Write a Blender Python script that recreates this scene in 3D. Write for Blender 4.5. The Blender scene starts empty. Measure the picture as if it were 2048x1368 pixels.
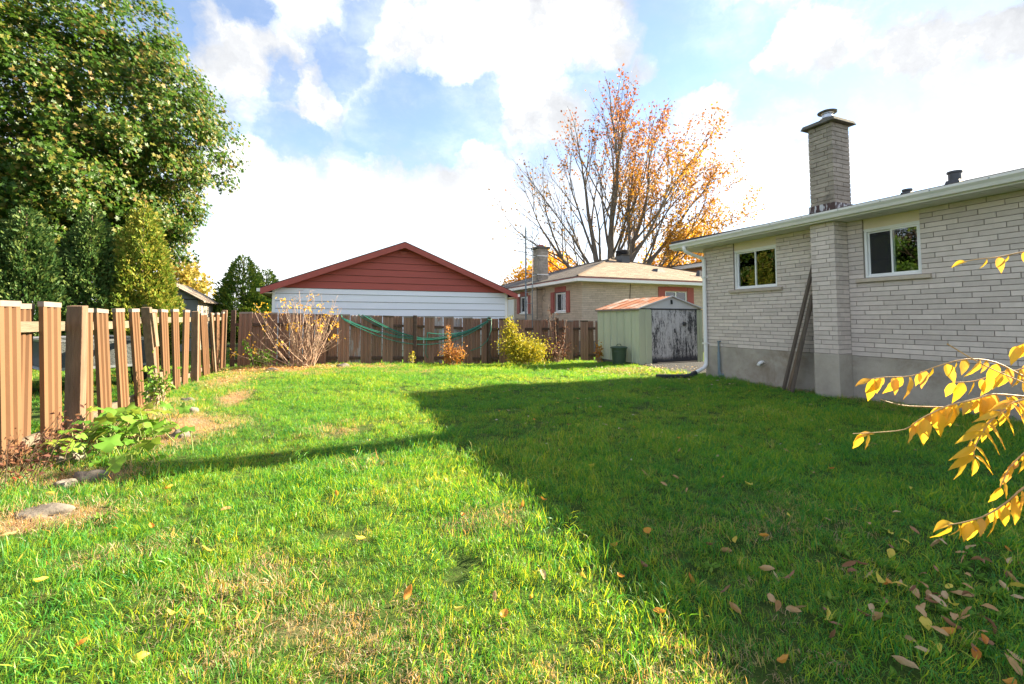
import bpy, math, random
import numpy as np
from mathutils import Matrix, Vector

# ------------------------------------------------------------------ camera, sky, sun, exposure
SC = bpy.context.scene
COL = SC.collection
R = math.radians
CAM_H = 1.35
cam_d = bpy.data.cameras.new('Camera')
cam = bpy.data.objects.new('Camera', cam_d)
COL.objects.link(cam)
cam_d.sensor_fit = 'HORIZONTAL'
cam_d.sensor_width = 36.0
cam_d.lens = 910.0 / 2048.0 * 36.0
cam_d.shift_y = -(684.0 - 592.31) / 2048.0
cam_d.clip_start = 0.05
cam_d.clip_end = 2000.0
cam.location = (0, 0, CAM_H)
cam.rotation_euler = (R(93.0), 0, R(-22.85))
SC.camera = cam

SUN_EL, SUN_AZ = 26.0, 89.0          # azimuth clockwise from +Y
world = bpy.data.worlds.new('World')
SC.world = world
world.use_nodes = True
SKY_STRENGTH = 0.1
CLOUD_WHITE = 3.85
sun_d = bpy.data.lights.new('Sun', 'SUN')
sun_d.energy = 5.0
sun_d.angle = R(0.53)
sun_d.color = (1.0, 0.86, 0.62)
sun = bpy.data.objects.new('Sun', sun_d)
COL.objects.link(sun)
sdir = Vector((math.sin(R(SUN_AZ)) * math.cos(R(SUN_EL)), math.cos(R(SUN_AZ)) * math.cos(R(SUN_EL)), math.sin(R(SUN_EL))))
sun.rotation_euler = sdir.to_track_quat('Z', 'Y').to_euler()
sun.location = sdir * 60
SC.view_settings.view_transform = 'Standard'
SC.view_settings.look = 'None'
SC.view_settings.gamma = 1.0
SC.view_settings.exposure = 2.38
SC.view_settings.use_curve_mapping = False
SC.render.engine = 'CYCLES'
SC.cycles.use_denoising = True
SC.cycles.max_bounces = 8
SC.cycles.diffuse_bounces = 4
SC.cycles.transparent_max_bounces = 12
SC.cycles.sample_clamp_indirect = 8.0


class NT:
    """small node-tree helper"""
    def __init__(s, nt):
        s.t = nt
        nt.nodes.clear()

    def n(s, kind, **kw):
        nd = s.t.nodes.new(kind)
        for k, v in kw.items():
            if k.startswith('i_'):
                key = k[2:]
                key = int(key) if key.isdigit() else key.replace('_', ' ')
                sock = nd.inputs[key]
                if isinstance(v, bpy.types.NodeSocket):
                    s.t.links.new(v, sock)
                else:
                    sock.default_value = v
            else:
                setattr(nd, k, v)
        return nd

    def math(s, op, a, b=None, clamp=False):
        nd = s.t.nodes.new('ShaderNodeMath')
        nd.operation = op
        nd.use_clamp = clamp
        for i, v in enumerate((a, b)):
            if v is None:
                continue
            if isinstance(v, bpy.types.NodeSocket):
                s.t.links.new(v, nd.inputs[i])
            else:
                nd.inputs[i].default_value = v
        return nd.outputs[0]

    def mix(s, f, a, b, blend='MIX'):
        nd = s.t.nodes.new('ShaderNodeMix')
        nd.data_type = 'RGBA'
        nd.blend_type = blend
        for i, v in ((0, f), (6, a), (7, b)):
            if isinstance(v, bpy.types.NodeSocket):
                s.t.links.new(v, nd.inputs[i])
            elif i == 0:
                nd.inputs[0].default_value = v
            else:
                nd.inputs[i].default_value = (*v[:3], 1)
        return nd.outputs[2]

    def ramp(s, f, stops, interp='LINEAR'):
        nd = s.t.nodes.new('ShaderNodeValToRGB')
        nd.color_ramp.interpolation = interp
        el = nd.color_ramp.elements
        while len(el) < len(stops):
            el.new(0.5)
        for e, (p, c) in zip(el, stops):
            e.position = p
            e.color = (*c[:3], 1) if hasattr(c, '__len__') else (c, c, c, 1)
        s.t.links.new(f, nd.inputs[0])
        return nd.outputs[0]

    def maprange(s, v, a, b, c=0.0, d=1.0, smooth=True):
        nd = s.t.nodes.new('ShaderNodeMapRange')
        nd.interpolation_type = 'SMOOTHSTEP' if smooth else 'LINEAR'
        s.t.links.new(v, nd.inputs[0])
        for i, x in enumerate((a, b, c, d)):
            nd.inputs[1 + i].default_value = x
        return nd.outputs[0]

    def noise(s, vec, scale, detail=3.0, rough=0.55, dist=0.0):
        nd = s.n('ShaderNodeTexNoise')
        nd.inputs['Scale'].default_value = scale
        nd.inputs['Detail'].default_value = detail
        nd.inputs['Roughness'].default_value = rough
        nd.inputs['Distortion'].default_value = dist
        s.t.links.new(vec, nd.inputs['Vector'])
        return nd.outputs['Fac']


def build_world():
    t = NT(world.node_tree)
    sky = t.n('ShaderNodeTexSky', sky_type='NISHITA', sun_disc=False)
    sky.sun_elevation = R(SUN_EL)
    sky.sun_rotation = R(SUN_AZ)
    sky.air_density = 1.0
    sky.dust_density = 0.05
    sky.ozone_density = 1.5
    tc = t.n('ShaderNodeTexCoord')
    d = tc.outputs['Generated']
    # wobble the direction so cloud edges are ragged
    nz = t.n('ShaderNodeTexNoise')
    nz.inputs['Scale'].default_value = 5.0
    nz.inputs['Detail'].default_value = 8.0
    nz.inputs['Roughness'].default_value = 0.62
    t.t.links.new(d, nz.inputs['Vector'])
    sub = t.n('ShaderNodeVectorMath', operation='SUBTRACT')
    t.t.links.new(nz.outputs['Color'], sub.inputs[0])
    sub.inputs[1].default_value = (0.5, 0.5, 0.5)
    sc = t.n('ShaderNodeVectorMath', operation='SCALE')
    t.t.links.new(sub.outputs[0], sc.inputs[0])
    sc.inputs['Scale'].default_value = 0.13
    ad = t.n('ShaderNodeVectorMath', operation='ADD')
    t.t.links.new(d, ad.inputs[0])
    t.t.links.new(sc.outputs[0], ad.inputs[1])
    nf = t.n('ShaderNodeTexNoise')
    nf.inputs['Scale'].default_value = 17.0
    nf.inputs['Detail'].default_value = 7.0
    nf.inputs['Roughness'].default_value = 0.65
    t.t.links.new(d, nf.inputs['Vector'])
    sf = t.n('ShaderNodeVectorMath', operation='SUBTRACT')
    t.t.links.new(nf.outputs['Color'], sf.inputs[0])
    sf.inputs[1].default_value = (0.5, 0.5, 0.5)
    sg = t.n('ShaderNodeVectorMath', operation='SCALE')
    t.t.links.new(sf.outputs[0], sg.inputs[0])
    sg.inputs['Scale'].default_value = 0.075
    ae = t.n('ShaderNodeVectorMath', operation='ADD')
    t.t.links.new(ad.outputs[0], ae.inputs[0])
    t.t.links.new(sg.outputs[0], ae.inputs[1])
    dd = ae.outputs[0]
    # cumulus banks: (unit direction, vertical squash, radius)
    acc = None
    for (cx, cy, cz, r, sq) in CLOUDS:
        s1 = t.n('ShaderNodeVectorMath', operation='SUBTRACT')
        t.t.links.new(dd, s1.inputs[0])
        s1.inputs[1].default_value = (cx, cy, cz)
        m1 = t.n('ShaderNodeVectorMath', operation='MULTIPLY')
        t.t.links.new(s1.outputs[0], m1.inputs[0])
        m1.inputs[1].default_value = (1, 1, sq)
        ln = t.n('ShaderNodeVectorMath', operation='LENGTH')
        t.t.links.new(m1.outputs[0], ln.inputs[0])
        v = t.maprange(ln.outputs['Value'], r * 0.98, r * 0.45, 0, 1)
        acc = v if acc is None else t.math('MAXIMUM', acc, v)
    # scattered cloud everywhere (flattened projection so they bank up towards the horizon)
    sep = t.n('ShaderNodeSeparateXYZ')
    t.t.links.new(d, sep.inputs[0])
    zz = t.math('MAXIMUM', sep.outputs[2], 0.0)
    den = t.math('ADD', zz, 0.22)
    cmb = t.n('ShaderNodeCombineXYZ')
    t.t.links.new(t.math('DIVIDE', sep.outputs[0], den), cmb.inputs[0])
    t.t.links.new(t.math('DIVIDE', sep.outputs[1], den), cmb.inputs[1])
    n2 = t.noise(cmb.outputs[0], 1.35, 9, 0.6, 0.2)
    field = t.maprange(n2, 0.40, 0.60, 0.12, 0.72)
    # near the horizon everything fades into white haze
    hz = t.maprange(sep.outputs[2], 0.30, 0.05, 0, 0.95)
    gap = None
    for (cx, cy, cz, r, sq) in GAPS:          # openings where the blue shows
        s1 = t.n('ShaderNodeVectorMath', operation='SUBTRACT')
        t.t.links.new(dd, s1.inputs[0])
        s1.inputs[1].default_value = (cx, cy, cz)
        m1 = t.n('ShaderNodeVectorMath', operation='MULTIPLY')
        t.t.links.new(s1.outputs[0], m1.inputs[0])
        m1.inputs[1].default_value = (1, 1, sq)
        ln = t.n('ShaderNodeVectorMath', operation='LENGTH')
        t.t.links.new(m1.outputs[0], ln.inputs[0])
        v = t.maprange(ln.outputs['Value'], r * 1.5, r * 0.35, 0, 1)
        gap = v if gap is None else t.math('MAXIMUM', gap, v)
    cloud = t.math('MAXIMUM', t.math('SUBTRACT', t.math('MAXIMUM', acc, field), gap, True), hz, True)
    # thin veil softens the blue between the clouds
    veil = t.maprange(t.noise(cmb.outputs[0], 2.6, 7, 0.6), 0.35, 0.8, 0.02, 0.45)
    cloud = t.math('MAXIMUM', cloud, veil)
    # soft relief inside the clouds
    rel = t.noise(dd, 5.5, 8, 0.6)
    ccol = t.ramp(rel, [(0.30, (0.36, 0.37, 0.39)), (0.45, (0.48, 0.49, 0.505)), (0.55, (0.78, 0.78, 0.78)), (0.64, (1.0, 1.0, 0.99))])
    ccol = t.mix(t.maprange(sep.outputs[2], 0.34, 0.16, 0, 1), ccol, (0.80, 0.81, 0.83))
    cw = t.n('ShaderNodeVectorMath', operation='SCALE')
    t.t.links.new(ccol, cw.inputs[0])
    cw.inputs['Scale'].default_value = CLOUD_WHITE
    skyb = t.n('ShaderNodeVectorMath', operation='MULTIPLY')
    t.t.links.new(sky.outputs[0], skyb.inputs[0])
    skyb.inputs[1].default_value = SKY_GAIN
    col = t.mix(cloud, skyb.outputs[0], cw.outputs[0])
    bg = t.n('ShaderNodeBackground', i_Strength=SKY_STRENGTH)
    t.t.links.new(col, bg.inputs[0])
    out = t.n('ShaderNodeOutputWorld')
    t.t.links.new(bg.outputs[0], out.inputs[0])


SKY_GAIN = (0.70, 0.645, 0.635)
GAPS = [
    (-0.233, 0.842, 0.487, 0.051, 1.0), (0.042, 0.875, 0.483, 0.054, 0.8), (0.065, 0.842, 0.536, 0.044, 0.7), (0.196, 0.892, 0.408, 0.086, 1.2),
    (0.132, 0.919, 0.372, 0.070, 1.2), (-0.051, 0.937, 0.345, 0.053, 1.3), (0.575, 0.626, 0.526, 0.072, 1.0), (0.651, 0.596, 0.471, 0.062, 1.0),
    (0.731, 0.550, 0.405, 0.061, 1.3), (0.689, 0.576, 0.441, 0.048, 1.2), (0.876, 0.365, 0.315, 0.041, 1.6), (0.812, 0.467, 0.350, 0.047, 1.8),
    (0.270, 0.858, 0.438, 0.050, 1.2), (0.222, 0.910, 0.351, 0.057, 1.2), (-0.075, 0.899, 0.432, 0.033, 1.0), (0.675, 0.542, 0.501, 0.046, 1.0),
    (-0.132, 0.844, 0.520, 0.045, 1.4), (0.789, 0.582, 0.196, 0.055, 2.0),
]
CLOUDS = [
    (0.091, 0.841, 0.533, 0.110, 1.3), (0.218, 0.823, 0.525, 0.144, 1.3), (0.349, 0.764, 0.542, 0.160, 1.3), (0.482, 0.694, 0.534, 0.108, 1.2),
    (0.398, 0.716, 0.574, 0.179, 1.6), (0.746, 0.487, 0.455, 0.127, 1.7), (0.831, 0.371, 0.414, 0.107, 1.7), (0.866, 0.297, 0.401, 0.075, 1.4),
    (-0.150, 0.873, 0.464, 0.102, 1.1), (-0.203, 0.860, 0.469, 0.042, 1.0), (-0.075, 0.884, 0.461, 0.067, 1.2), (-0.004, 0.908, 0.418, 0.070, 1.0),
    (0.117, 0.946, 0.302, 0.072, 1.0), (0.041, 0.962, 0.271, 0.088, 1.3), (-0.109, 0.951, 0.289, 0.131, 1.7), (0.306, 0.901, 0.307, 0.127, 1.9),
    (0.404, 0.812, 0.422, 0.130, 1.3), (0.558, 0.675, 0.483, 0.054, 1.0), (0.672, 0.631, 0.388, 0.072, 1.0), (0.753, 0.591, 0.290, 0.116, 1.4),
    (0.862, 0.438, 0.255, 0.111, 1.7), (0.909, 0.329, 0.257, 0.058, 1.4), (0.914, 0.338, 0.223, 0.073, 1.5), (-0.041, 0.976, 0.216, 0.212, 1.9),
    (0.252, 0.939, 0.235, 0.215, 1.9), (0.814, 0.512, 0.273, 0.083, 1.3), (0.690, 0.600, 0.406, 0.046, 1.0),
]
build_world()

# ------------------------------------------------------------------ helpers
rng = np.random.default_rng(7)
random.seed(7)


def tag(o, label=None, cat=None, group=None, kind=None):
    if label: o['label'] = label
    if cat: o['category'] = cat
    if group: o['group'] = group
    if kind: o['kind'] = kind
    return o


def thing(name, loc, label, cat, group=None):
    o = bpy.data.objects.new(name, None)
    o.empty_display_size = 0.2
    o.location = loc
    COL.objects.link(o)
    return tag(o, label, cat, group)


def wloc(o):
    return Vector(o.location) if o.parent is None else Vector((0, 0, 0))


def attach(o, parent):
    """children are written in world coordinates"""
    if parent is not None:
        o.parent = parent
        if parent.type == 'EMPTY':
            o.matrix_parent_inverse = Matrix.Translation(-Vector(parent.location))
        else:
            o.matrix_parent_inverse = Matrix.Translation(-Vector(parent.location)) if parent.get('own_origin') else Matrix.Identity(4)
    return o


def link(name, me, parent=None):
    o = bpy.data.objects.new(name, me)
    COL.objects.link(o)
    return attach(o, parent)


def mesh_arrays(name, V, F, mat, smooth=False, attrs=None):
    """V (n,3), F (m,k) numpy arrays"""
    V = np.asarray(V, np.float32)
    F = np.asarray(F, np.int32)
    me = bpy.data.meshes.new(name)
    me.vertices.add(len(V))
    me.vertices.foreach_set('co', V.ravel())
    m, k = F.shape
    me.loops.add(m * k)
    me.loops.foreach_set('vertex_index', F.ravel())
    me.polygons.add(m)
    me.polygons.foreach_set('loop_start', np.arange(0, m * k, k, dtype=np.int32))
    me.update(calc_edges=True)
    me.polygons.foreach_set('use_smooth', np.full(m, bool(smooth)))
    for an, (typ, dom, data) in (attrs or {}).items():
        at = me.attributes.new(an, typ, dom)
        data = np.asarray(data, np.float32)
        at.data.foreach_set('color' if typ == 'FLOAT_COLOR' else ('vector' if typ == 'FLOAT_VECTOR' else 'value'), data.ravel())
    if mat:
        me.materials.append(mat)
    me.validate()
    return me


class MB:
    """collects shapes into one mesh"""
    def __init__(s):
        s.v, s.f, s.r = [], [], []

    def add(s, vs, fs, r=None):
        b = len(s.v)
        s.v += [tuple(map(float, v)) for v in vs]
        s.f += [tuple(b + i for i in f) for f in fs]
        s.r += [random.random() if r is None else r] * len(vs)

    def box(s, x0, x1, y0, y1, z0, z1, r=None):
        s.add([(x0, y0, z0), (x1, y0, z0), (x1, y1, z0), (x0, y1, z0), (x0, y0, z1), (x1, y0, z1), (x1, y1, z1), (x0, y1, z1)],
              [(3, 2, 1, 0), (4, 5, 6, 7), (0, 1, 5, 4), (1, 2, 6, 5), (2, 3, 7, 6), (3, 0, 4, 7)], r)

    def hexa(s, b, t, r=None):
        """bottom ring, top ring of 4 points each"""
        s.add(list(b) + list(t), [(3, 2, 1, 0), (4, 5, 6, 7), (0, 1, 5, 4), (1, 2, 6, 5), (2, 3, 7, 6), (3, 0, 4, 7)], r)

    def prism(s, pts, vec, r=None):
        n = len(pts)
        vec = Vector(vec)
        top = [tuple(Vector(p) + vec) for p in pts]
        s.add(list(pts) + top, [tuple(range(n - 1, -1, -1)), tuple(range(n, 2 * n))] + [(i, (i + 1) % n, n + (i + 1) % n, n + i) for i in range(n)], r)

    def tube(s, path, rad, n=8, caps=True, r=None):
        P = [Vector(p) for p in path]
        rad = rad if hasattr(rad, '__len__') else [rad] * len(P)
        vs, fs = [], []
        up = None
        for i, p in enumerate(P):
            a = P[max(0, i - 1)]
            c = P[min(len(P) - 1, i + 1)]
            t = (c - a)
            t = t.normalized() if t.length > 1e-9 else Vector((0, 0, 1))
            if up is None:
                up = t.orthogonal().normalized()
            else:
                up = (up - t * up.dot(t))
                up = up.normalized() if up.length > 1e-6 else t.orthogonal().normalized()
            w = t.cross(up)
            for k in range(n):
                a2 = 2 * math.pi * k / n
                vs.append(p + (up * math.cos(a2) + w * math.sin(a2)) * rad[i])
        for i in range(len(P) - 1):
            for k in range(n):
                fs.append((i * n + k, i * n + (k + 1) % n, (i + 1) * n + (k + 1) % n, (i + 1) * n + k))
        if caps:
            fs.append(tuple(range(n - 1, -1, -1)))
            fs.append(tuple((len(P) - 1) * n + k for k in range(n)))
        s.add(vs, fs, r)

    def lathe(s, prof, cx, cy, n=24, r=None):
        vs, fs = [], []
        for (rr, z) in prof:
            for k in range(n):
                a = 2 * math.pi * k / n
                vs.append((cx + rr * math.cos(a), cy + rr * math.sin(a), z))
        for i in range(len(prof) - 1):
            for k in range(n):
                fs.append((i * n + k, i * n + (k + 1) % n, (i + 1) * n + (k + 1) % n, (i + 1) * n + k))
        fs.append(tuple(range(n - 1, -1, -1)))
        fs.append(tuple((len(prof) - 1) * n + k for k in range(n)))
        s.add(vs, fs, r)

    def mesh(s, name, mat, smooth=False):
        me = bpy.data.meshes.new(name)
        me.from_pydata(s.v, [], s.f)
        at = me.attributes.new('rnd', 'FLOAT', 'POINT')
        at.data.foreach_set('value', np.asarray(s.r, np.float32))
        if mat: me.materials.append(mat)
        if smooth:
            me.polygons.foreach_set('use_smooth', np.ones(len(me.polygons), bool))
        me.update()
        return me

    def build(s, name, mat, parent=None, smooth=False, bevel=0.0, kind=None):
        o = link(name, s.mesh(name, mat, smooth), parent)
        if bevel:
            b = o.modifiers.new('Bevel', 'BEVEL')
            b.width = bevel
            b.segments = 2
            b.limit_method = 'ANGLE'
        if kind: o['kind'] = kind
        return o


def smoothstep(a, b, x):
    t = np.clip((np.asarray(x, float) - a) / (b - a), 0, 1)
    return t * t * (3 - 2 * t)


def vnoise(x, y, s, seed=0):
    """cheap value noise for scattering"""
    x = np.asarray(x, float) * s + seed * 17.31
    y = np.asarray(y, float) * s + seed * 9.77
    xi, yi = np.floor(x), np.floor(y)
    fx, fy = x - xi, y - yi
    fx, fy = fx * fx * (3 - 2 * fx), fy * fy * (3 - 2 * fy)
    h = lambda a, b: np.modf(np.abs(np.sin(a * 127.1 + b * 311.7) * 43758.5453))[0]
    return (h(xi, yi) * (1 - fx) + h(xi + 1, yi) * fx) * (1 - fy) + (h(xi, yi + 1) * (1 - fx) + h(xi + 1, yi + 1) * fx) * fy


def ground_z(x, y):
    x = np.asarray(x, float)
    y = np.asarray(y, float)
    h = -0.20 * smoothstep(0.5, 6, x) * smoothstep(10.5, 15, y)
    h = h + 0.05 * smoothstep(-1.2, -2.3, x) * smoothstep(12, 8, y) * smoothstep(-4, -2.6, x)
    inyard = smoothstep(-3, -2, x) * smoothstep(9.2, 7.9, x) * smoothstep(17, 14, y)
    h = h + (vnoise(x, y, 0.9, 3) - 0.5) * 0.07 * inyard + (vnoise(x, y, 2.6, 4) - 0.5) * 0.03 * inyard
    return h


def gz(x, y):
    return float(ground_z(x, y))


# ------------------------------------------------------------------ materials
MATS = {}


def principled(t, **kw):
    p = t.n('ShaderNodeBsdfPrincipled')
    for k, v in kw.items():
        sock = p.inputs[k.replace('_', ' ')]
        if isinstance(v, bpy.types.NodeSocket):
            t.t.links.new(v, sock)
        elif hasattr(v, '__len__'):
            sock.default_value = (*v[:3], 1)
        else:
            sock.default_value = v
    return p


def finish(t, shader, disp=None):
    o = t.n('ShaderNodeOutputMaterial')
    t.t.links.new(shader, o.inputs[0])


def newmat(name):
    m = bpy.data.materials.new(name)
    m.use_nodes = True
    MATS[name] = m
    return m, NT(m.node_tree)


def rnd_of(t):
    """per-piece random: object random plus the piece attribute"""
    oi = t.n('ShaderNodeObjectInfo')
    at = t.n('ShaderNodeAttribute', attribute_name='rnd')
    return t.math('FRACT', t.math('ADD', oi.outputs['Random'], at.outputs['Fac']))


def surf(name, col, rough=0.7, var=0.25, scale=3.0, stretch=(1, 1, 1), col2=None, bump=0.15, bscale=40.0, spec=0.3, piece=0.12, metal=0.0, detail=6, dirt=None, dirt_scale=1.2, dirt_lo=0.55, dirt_hi=0.75):
    """weathered solid colour: two noise scales + per-piece value shift + bump"""
    m, t = newmat(name)
    g = t.n('ShaderNodeNewGeometry')
    mp = t.n('ShaderNodeMapping')
    t.t.links.new(g.outputs['Position'], mp.inputs[0])
    mp.inputs['Scale'].default_value = stretch
    P = mp.outputs[0]
    n1 = t.noise(P, scale, detail, 0.62)
    c2 = col2 or tuple(c * (1 - var) for c in col)
    c = t.ramp(n1, [(0.30, c2), (0.68, col)])
    if dirt:
        n3 = t.noise(P, dirt_scale, 8, 0.7, 0.3)
        c = t.mix(t.maprange(n3, dirt_lo, dirt_hi, 0, 1), c, dirt)
    hsv = t.n('ShaderNodeHueSaturation')
    t.t.links.new(c, hsv.inputs['Color'])
    t.t.links.new(t.maprange(rnd_of(t), 0, 1, 1 - piece, 1 + piece, False), hsv.inputs['Value'])
    n2 = t.noise(P, bscale, 4, 0.6)
    b = t.n('ShaderNodeBump', i_Strength=bump, i_Distance=0.02)
    t.t.links.new(n2, b.inputs['Height'])
    p = principled(t, Base_Color=hsv.outputs[0], Roughness=rough, Specular_IOR_Level=spec, Metallic=metal)
    t.t.links.new(b.outputs[0], p.inputs['Normal'])
    finish(t, p.outputs[0])
    return m


def leafmat(name, stops, trans=0.4, rough=0.5, spec=0.25, noise=0.0, tcol=1.25):
    m, t = newmat(name)
    r = rnd_of(t)
    if noise:
        g = t.n('ShaderNodeNewGeometry')
        nn = t.noise(g.outputs['Position'], noise, 3)
        r = t.math('FRACT', t.math('ADD', t.math('MULTIPLY', r, 0.55), t.math('MULTIPLY', nn, 0.6)))
    c = t.ramp(r, stops)
    p = principled(t, Base_Color=c, Roughness=rough, Specular_IOR_Level=spec)
    tr = t.n('ShaderNodeBsdfTranslucent')
    tc = t.n('ShaderNodeVectorMath', operation='SCALE')
    t.t.links.new(c, tc.inputs[0])
    tc.inputs['Scale'].default_value = tcol
    t.t.links.new(tc.outputs[0], tr.inputs[0])
    mx = t.n('ShaderNodeMixShader', i_0=trans)
    t.t.links.new(p.outputs[0], mx.inputs[1])
    t.t.links.new(tr.outputs[0], mx.inputs[2])
    finish(t, mx.outputs[0])
    return m


surf('brick', (0.66, 0.575, 0.525), 0.85, 0.12, 9.0, piece=0.13, bump=0.35, bscale=70, dirt=(0.44, 0.38, 0.33), dirt_scale=2.3, dirt_lo=0.60, dirt_hi=0.85)
surf('chimney_brick', (0.40, 0.345, 0.29), 0.9, 0.3, 6.0, piece=0.14, bump=0.35, bscale=70, dirt=(0.13, 0.115, 0.10), dirt_scale=2.2, dirt_lo=0.50, dirt_hi=0.72)
surf('mortar', (0.29, 0.25, 0.22), 0.95, 0.25, 12, bump=0.3)
surf('nb_brick', (0.58, 0.46, 0.36), 0.85, 0.14, 5.0, piece=0.10, bump=0.25, bscale=60)
surf('brown_brick', (0.34, 0.17, 0.10), 0.9, 0.25, 5.0, piece=0.15)
surf('concrete', (0.42, 0.375, 0.32), 0.9, 0.30, 2.6, bump=0.4, bscale=55, dirt=(0.24, 0.19, 0.145), dirt_scale=1.5, dirt_lo=0.47, dirt_hi=0.72)
surf('white_paint', (0.82, 0.81, 0.79), 0.5, 0.07, 4.0, bump=0.04, piece=0.03)
surf('white_vinyl', (0.84, 0.84, 0.84), 0.35, 0.04, 4.0, bump=0.02, piece=0.02)
surf('gutter_white', (0.80, 0.78, 0.755), 0.45, 0.12, 3.0, (1, 1, 6), bump=0.04, piece=0.02, dirt=(0.45, 0.43, 0.40), dirt_scale=3.0, dirt_lo=0.62, dirt_hi=0.85)
surf('soffit', (0.72, 0.70, 0.67), 0.6, 0.08, 3.0, bump=0.05, piece=0.05)
surf('cream_panel', (0.72, 0.62, 0.47), 0.7, 0.08, 2.5, bump=0.06, piece=0.03)
surf('sill_stone', (0.52, 0.44, 0.36), 0.9, 0.2, 8.0, bump=0.3)
surf('shingle_dark', (0.085, 0.075, 0.07), 0.95, 0.4, 25.0, bump=0.5, bscale=90)
surf('red_siding', (0.37, 0.085, 0.066), 0.6, 0.14, 2.0, (0.4, 1, 2.5), bump=0.08, piece=0.05)
surf('red_trim', (0.36, 0.085, 0.068), 0.6, 0.14, 3.0, bump=0.05, piece=0.04)
surf('white_siding', (0.76, 0.78, 0.83), 0.55, 0.07, 1.2, (0.4, 1, 2.5), bump=0.05, piece=0.03)
surf('tan_slat', (0.168, 0.090, 0.049), 0.5, 0.18, 2.2, (1, 1, 0.25), bump=0.05, piece=0.12, dirt=(0.23, 0.16, 0.11), dirt_scale=3.0, dirt_lo=0.63, dirt_hi=0.82)
surf('brown_slat', (0.25, 0.145, 0.105), 0.55, 0.2, 2.2, (1, 1, 0.25), bump=0.05, piece=0.16)
surf('faded_slat', (0.40, 0.38, 0.40), 0.6, 0.2, 2.2, (1, 1, 0.25), bump=0.05, piece=0.12, dirt=(0.25, 0.15, 0.11), dirt_scale=2.5, dirt_lo=0.45, dirt_hi=0.58)
surf('slat_cap', (0.25, 0.20, 0.175), 0.6, 0.2, 8.0, bump=0.1, piece=0.12, dirt=(0.30, 0.17, 0.11), dirt_scale=9.0, dirt_lo=0.66, dirt_hi=0.8)
surf('weathered_wood', (0.25, 0.18, 0.125), 0.9, 0.45, 4.0, (5, 5, 0.5), bump=0.5, bscale=22, piece=0.15, dirt=(0.20, 0.11, 0.06), dirt_scale=1.5, dirt_lo=0.52, dirt_hi=0.75)
surf('rail_wood', (0.20, 0.16, 0.115), 0.9, 0.4, 4.0, (5, 0.6, 5), bump=0.5, bscale=22, piece=0.1)
surf('rail_dark', (0.10, 0.065, 0.05), 0.9, 0.4, 4.0, (0.6, 5, 5), bump=0.4, bscale=22, piece=0.15)
surf('post_brown', (0.23, 0.145, 0.095), 0.85, 0.45, 4.0, (5, 5, 0.5), bump=0.4, bscale=22, piece=0.12, dirt=(0.34, 0.22, 0.14), dirt_scale=1.2, dirt_lo=0.56, dirt_hi=0.75)
surf('plank_dark', (0.17, 0.135, 0.11), 0.9, 0.45, 4.0, (6, 6, 0.5), bump=0.5, bscale=25, piece=0.25)
surf('shed_green', (0.50, 0.54, 0.40), 0.5, 0.14, 1.6, (1, 1, 0.4), bump=0.04, piece=0.04, dirt=(0.34, 0.36, 0.27), dirt_scale=1.4, dirt_lo=0.55, dirt_hi=0.8)
surf('shed_gable', (0.68, 0.68, 0.70), 0.6, 0.12, 2.5, bump=0.05)
surf('shed_frame', (0.10, 0.10, 0.09), 0.6, 0.4, 6.0)
surf('dark_metal', (0.055, 0.06, 0.07), 0.45, 0.3, 8.0, spec=0.5, piece=0.1)
surf('grey_metal', (0.34, 0.37, 0.40), 0.38, 0.25, 8.0, metal=0.6, piece=0.05)
surf('bright_metal', (0.62, 0.63, 0.65), 0.28, 0.2, 8.0, metal=0.85, piece=0.05)
surf('tread_plate', (0.07, 0.08, 0.08), 0.5, 0.35, 5.0, metal=0.1, bump=0.8, bscale=28)
surf('conduit', (0.21, 0.27, 0.31), 0.5, 0.25, 8.0)
surf('clay_flue', (0.30, 0.24, 0.19), 0.85, 0.3, 8.0)
surf('cap_concrete', (0.15, 0.14, 0.12), 0.95, 0.5, 7.0, bump=0.5, bscale=40)
surf('bin_green', (0.045, 0.085, 0.055), 0.5, 0.25, 5.0, bump=0.05, spec=0.4)
surf('black_plastic', (0.022, 0.028, 0.032), 0.5, 0.2, 6.0, spec=0.4)
surf('rubber', (0.02, 0.02, 0.02), 0.8, 0.2, 6.0)
surf('asphalt', (0.045, 0.048, 0.055), 0.9, 0.35, 18.0, bump=0.6, bscale=120)
surf('hose_green', (0.03, 0.20, 0.15), 0.4, 0.15, 4.0, spec=0.4, piece=0.35)
surf('hose_pale', (0.20, 0.38, 0.28), 0.45, 0.15, 4.0, spec=0.4, piece=0.2)
surf('stone', (0.20, 0.175, 0.15), 0.9, 0.35, 7.0, bump=0.6, bscale=18, piece=0.2)
surf('bark_grey', (0.21, 0.18, 0.15), 0.95, 0.5, 5.0, (4, 4, 0.8), bump=0.8, bscale=14, piece=0.1)
surf('bark_brown', (0.13, 0.09, 0.06), 0.95, 0.5, 5.0, (4, 4, 0.8), bump=0.8, bscale=14, piece=0.15)
surf('twig', (0.50, 0.35, 0.26), 0.85, 0.35, 14.0, piece=0.3)
surf('stem_gold', (0.58, 0.36, 0.16), 0.6, 0.3, 20.0, piece=0.2)
surf('stem_green', (0.20, 0.26, 0.07), 0.6, 0.3, 20.0, piece=0.2)
surf('interior', (0.14, 0.13, 0.12), 0.9, 0.1, 2.0)
surf('curtain', (0.62, 0.62, 0.66), 0.9, 0.2, 3.0, (1, 12, 1))
surf('grey_siding', (0.30, 0.31, 0.31), 0.8, 0.15, 2.0, (2, 2, 0.5))
surf('sunlit_siding', (0.55, 0.50, 0.42), 0.8, 0.12, 2.0, (2, 2, 0.5))  # lighter copy of the grey siding with sunlight painted in
surf('berry_red', (0.55, 0.02, 0.02), 0.3, 0.2, 20.0, spec=0.5)
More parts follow.
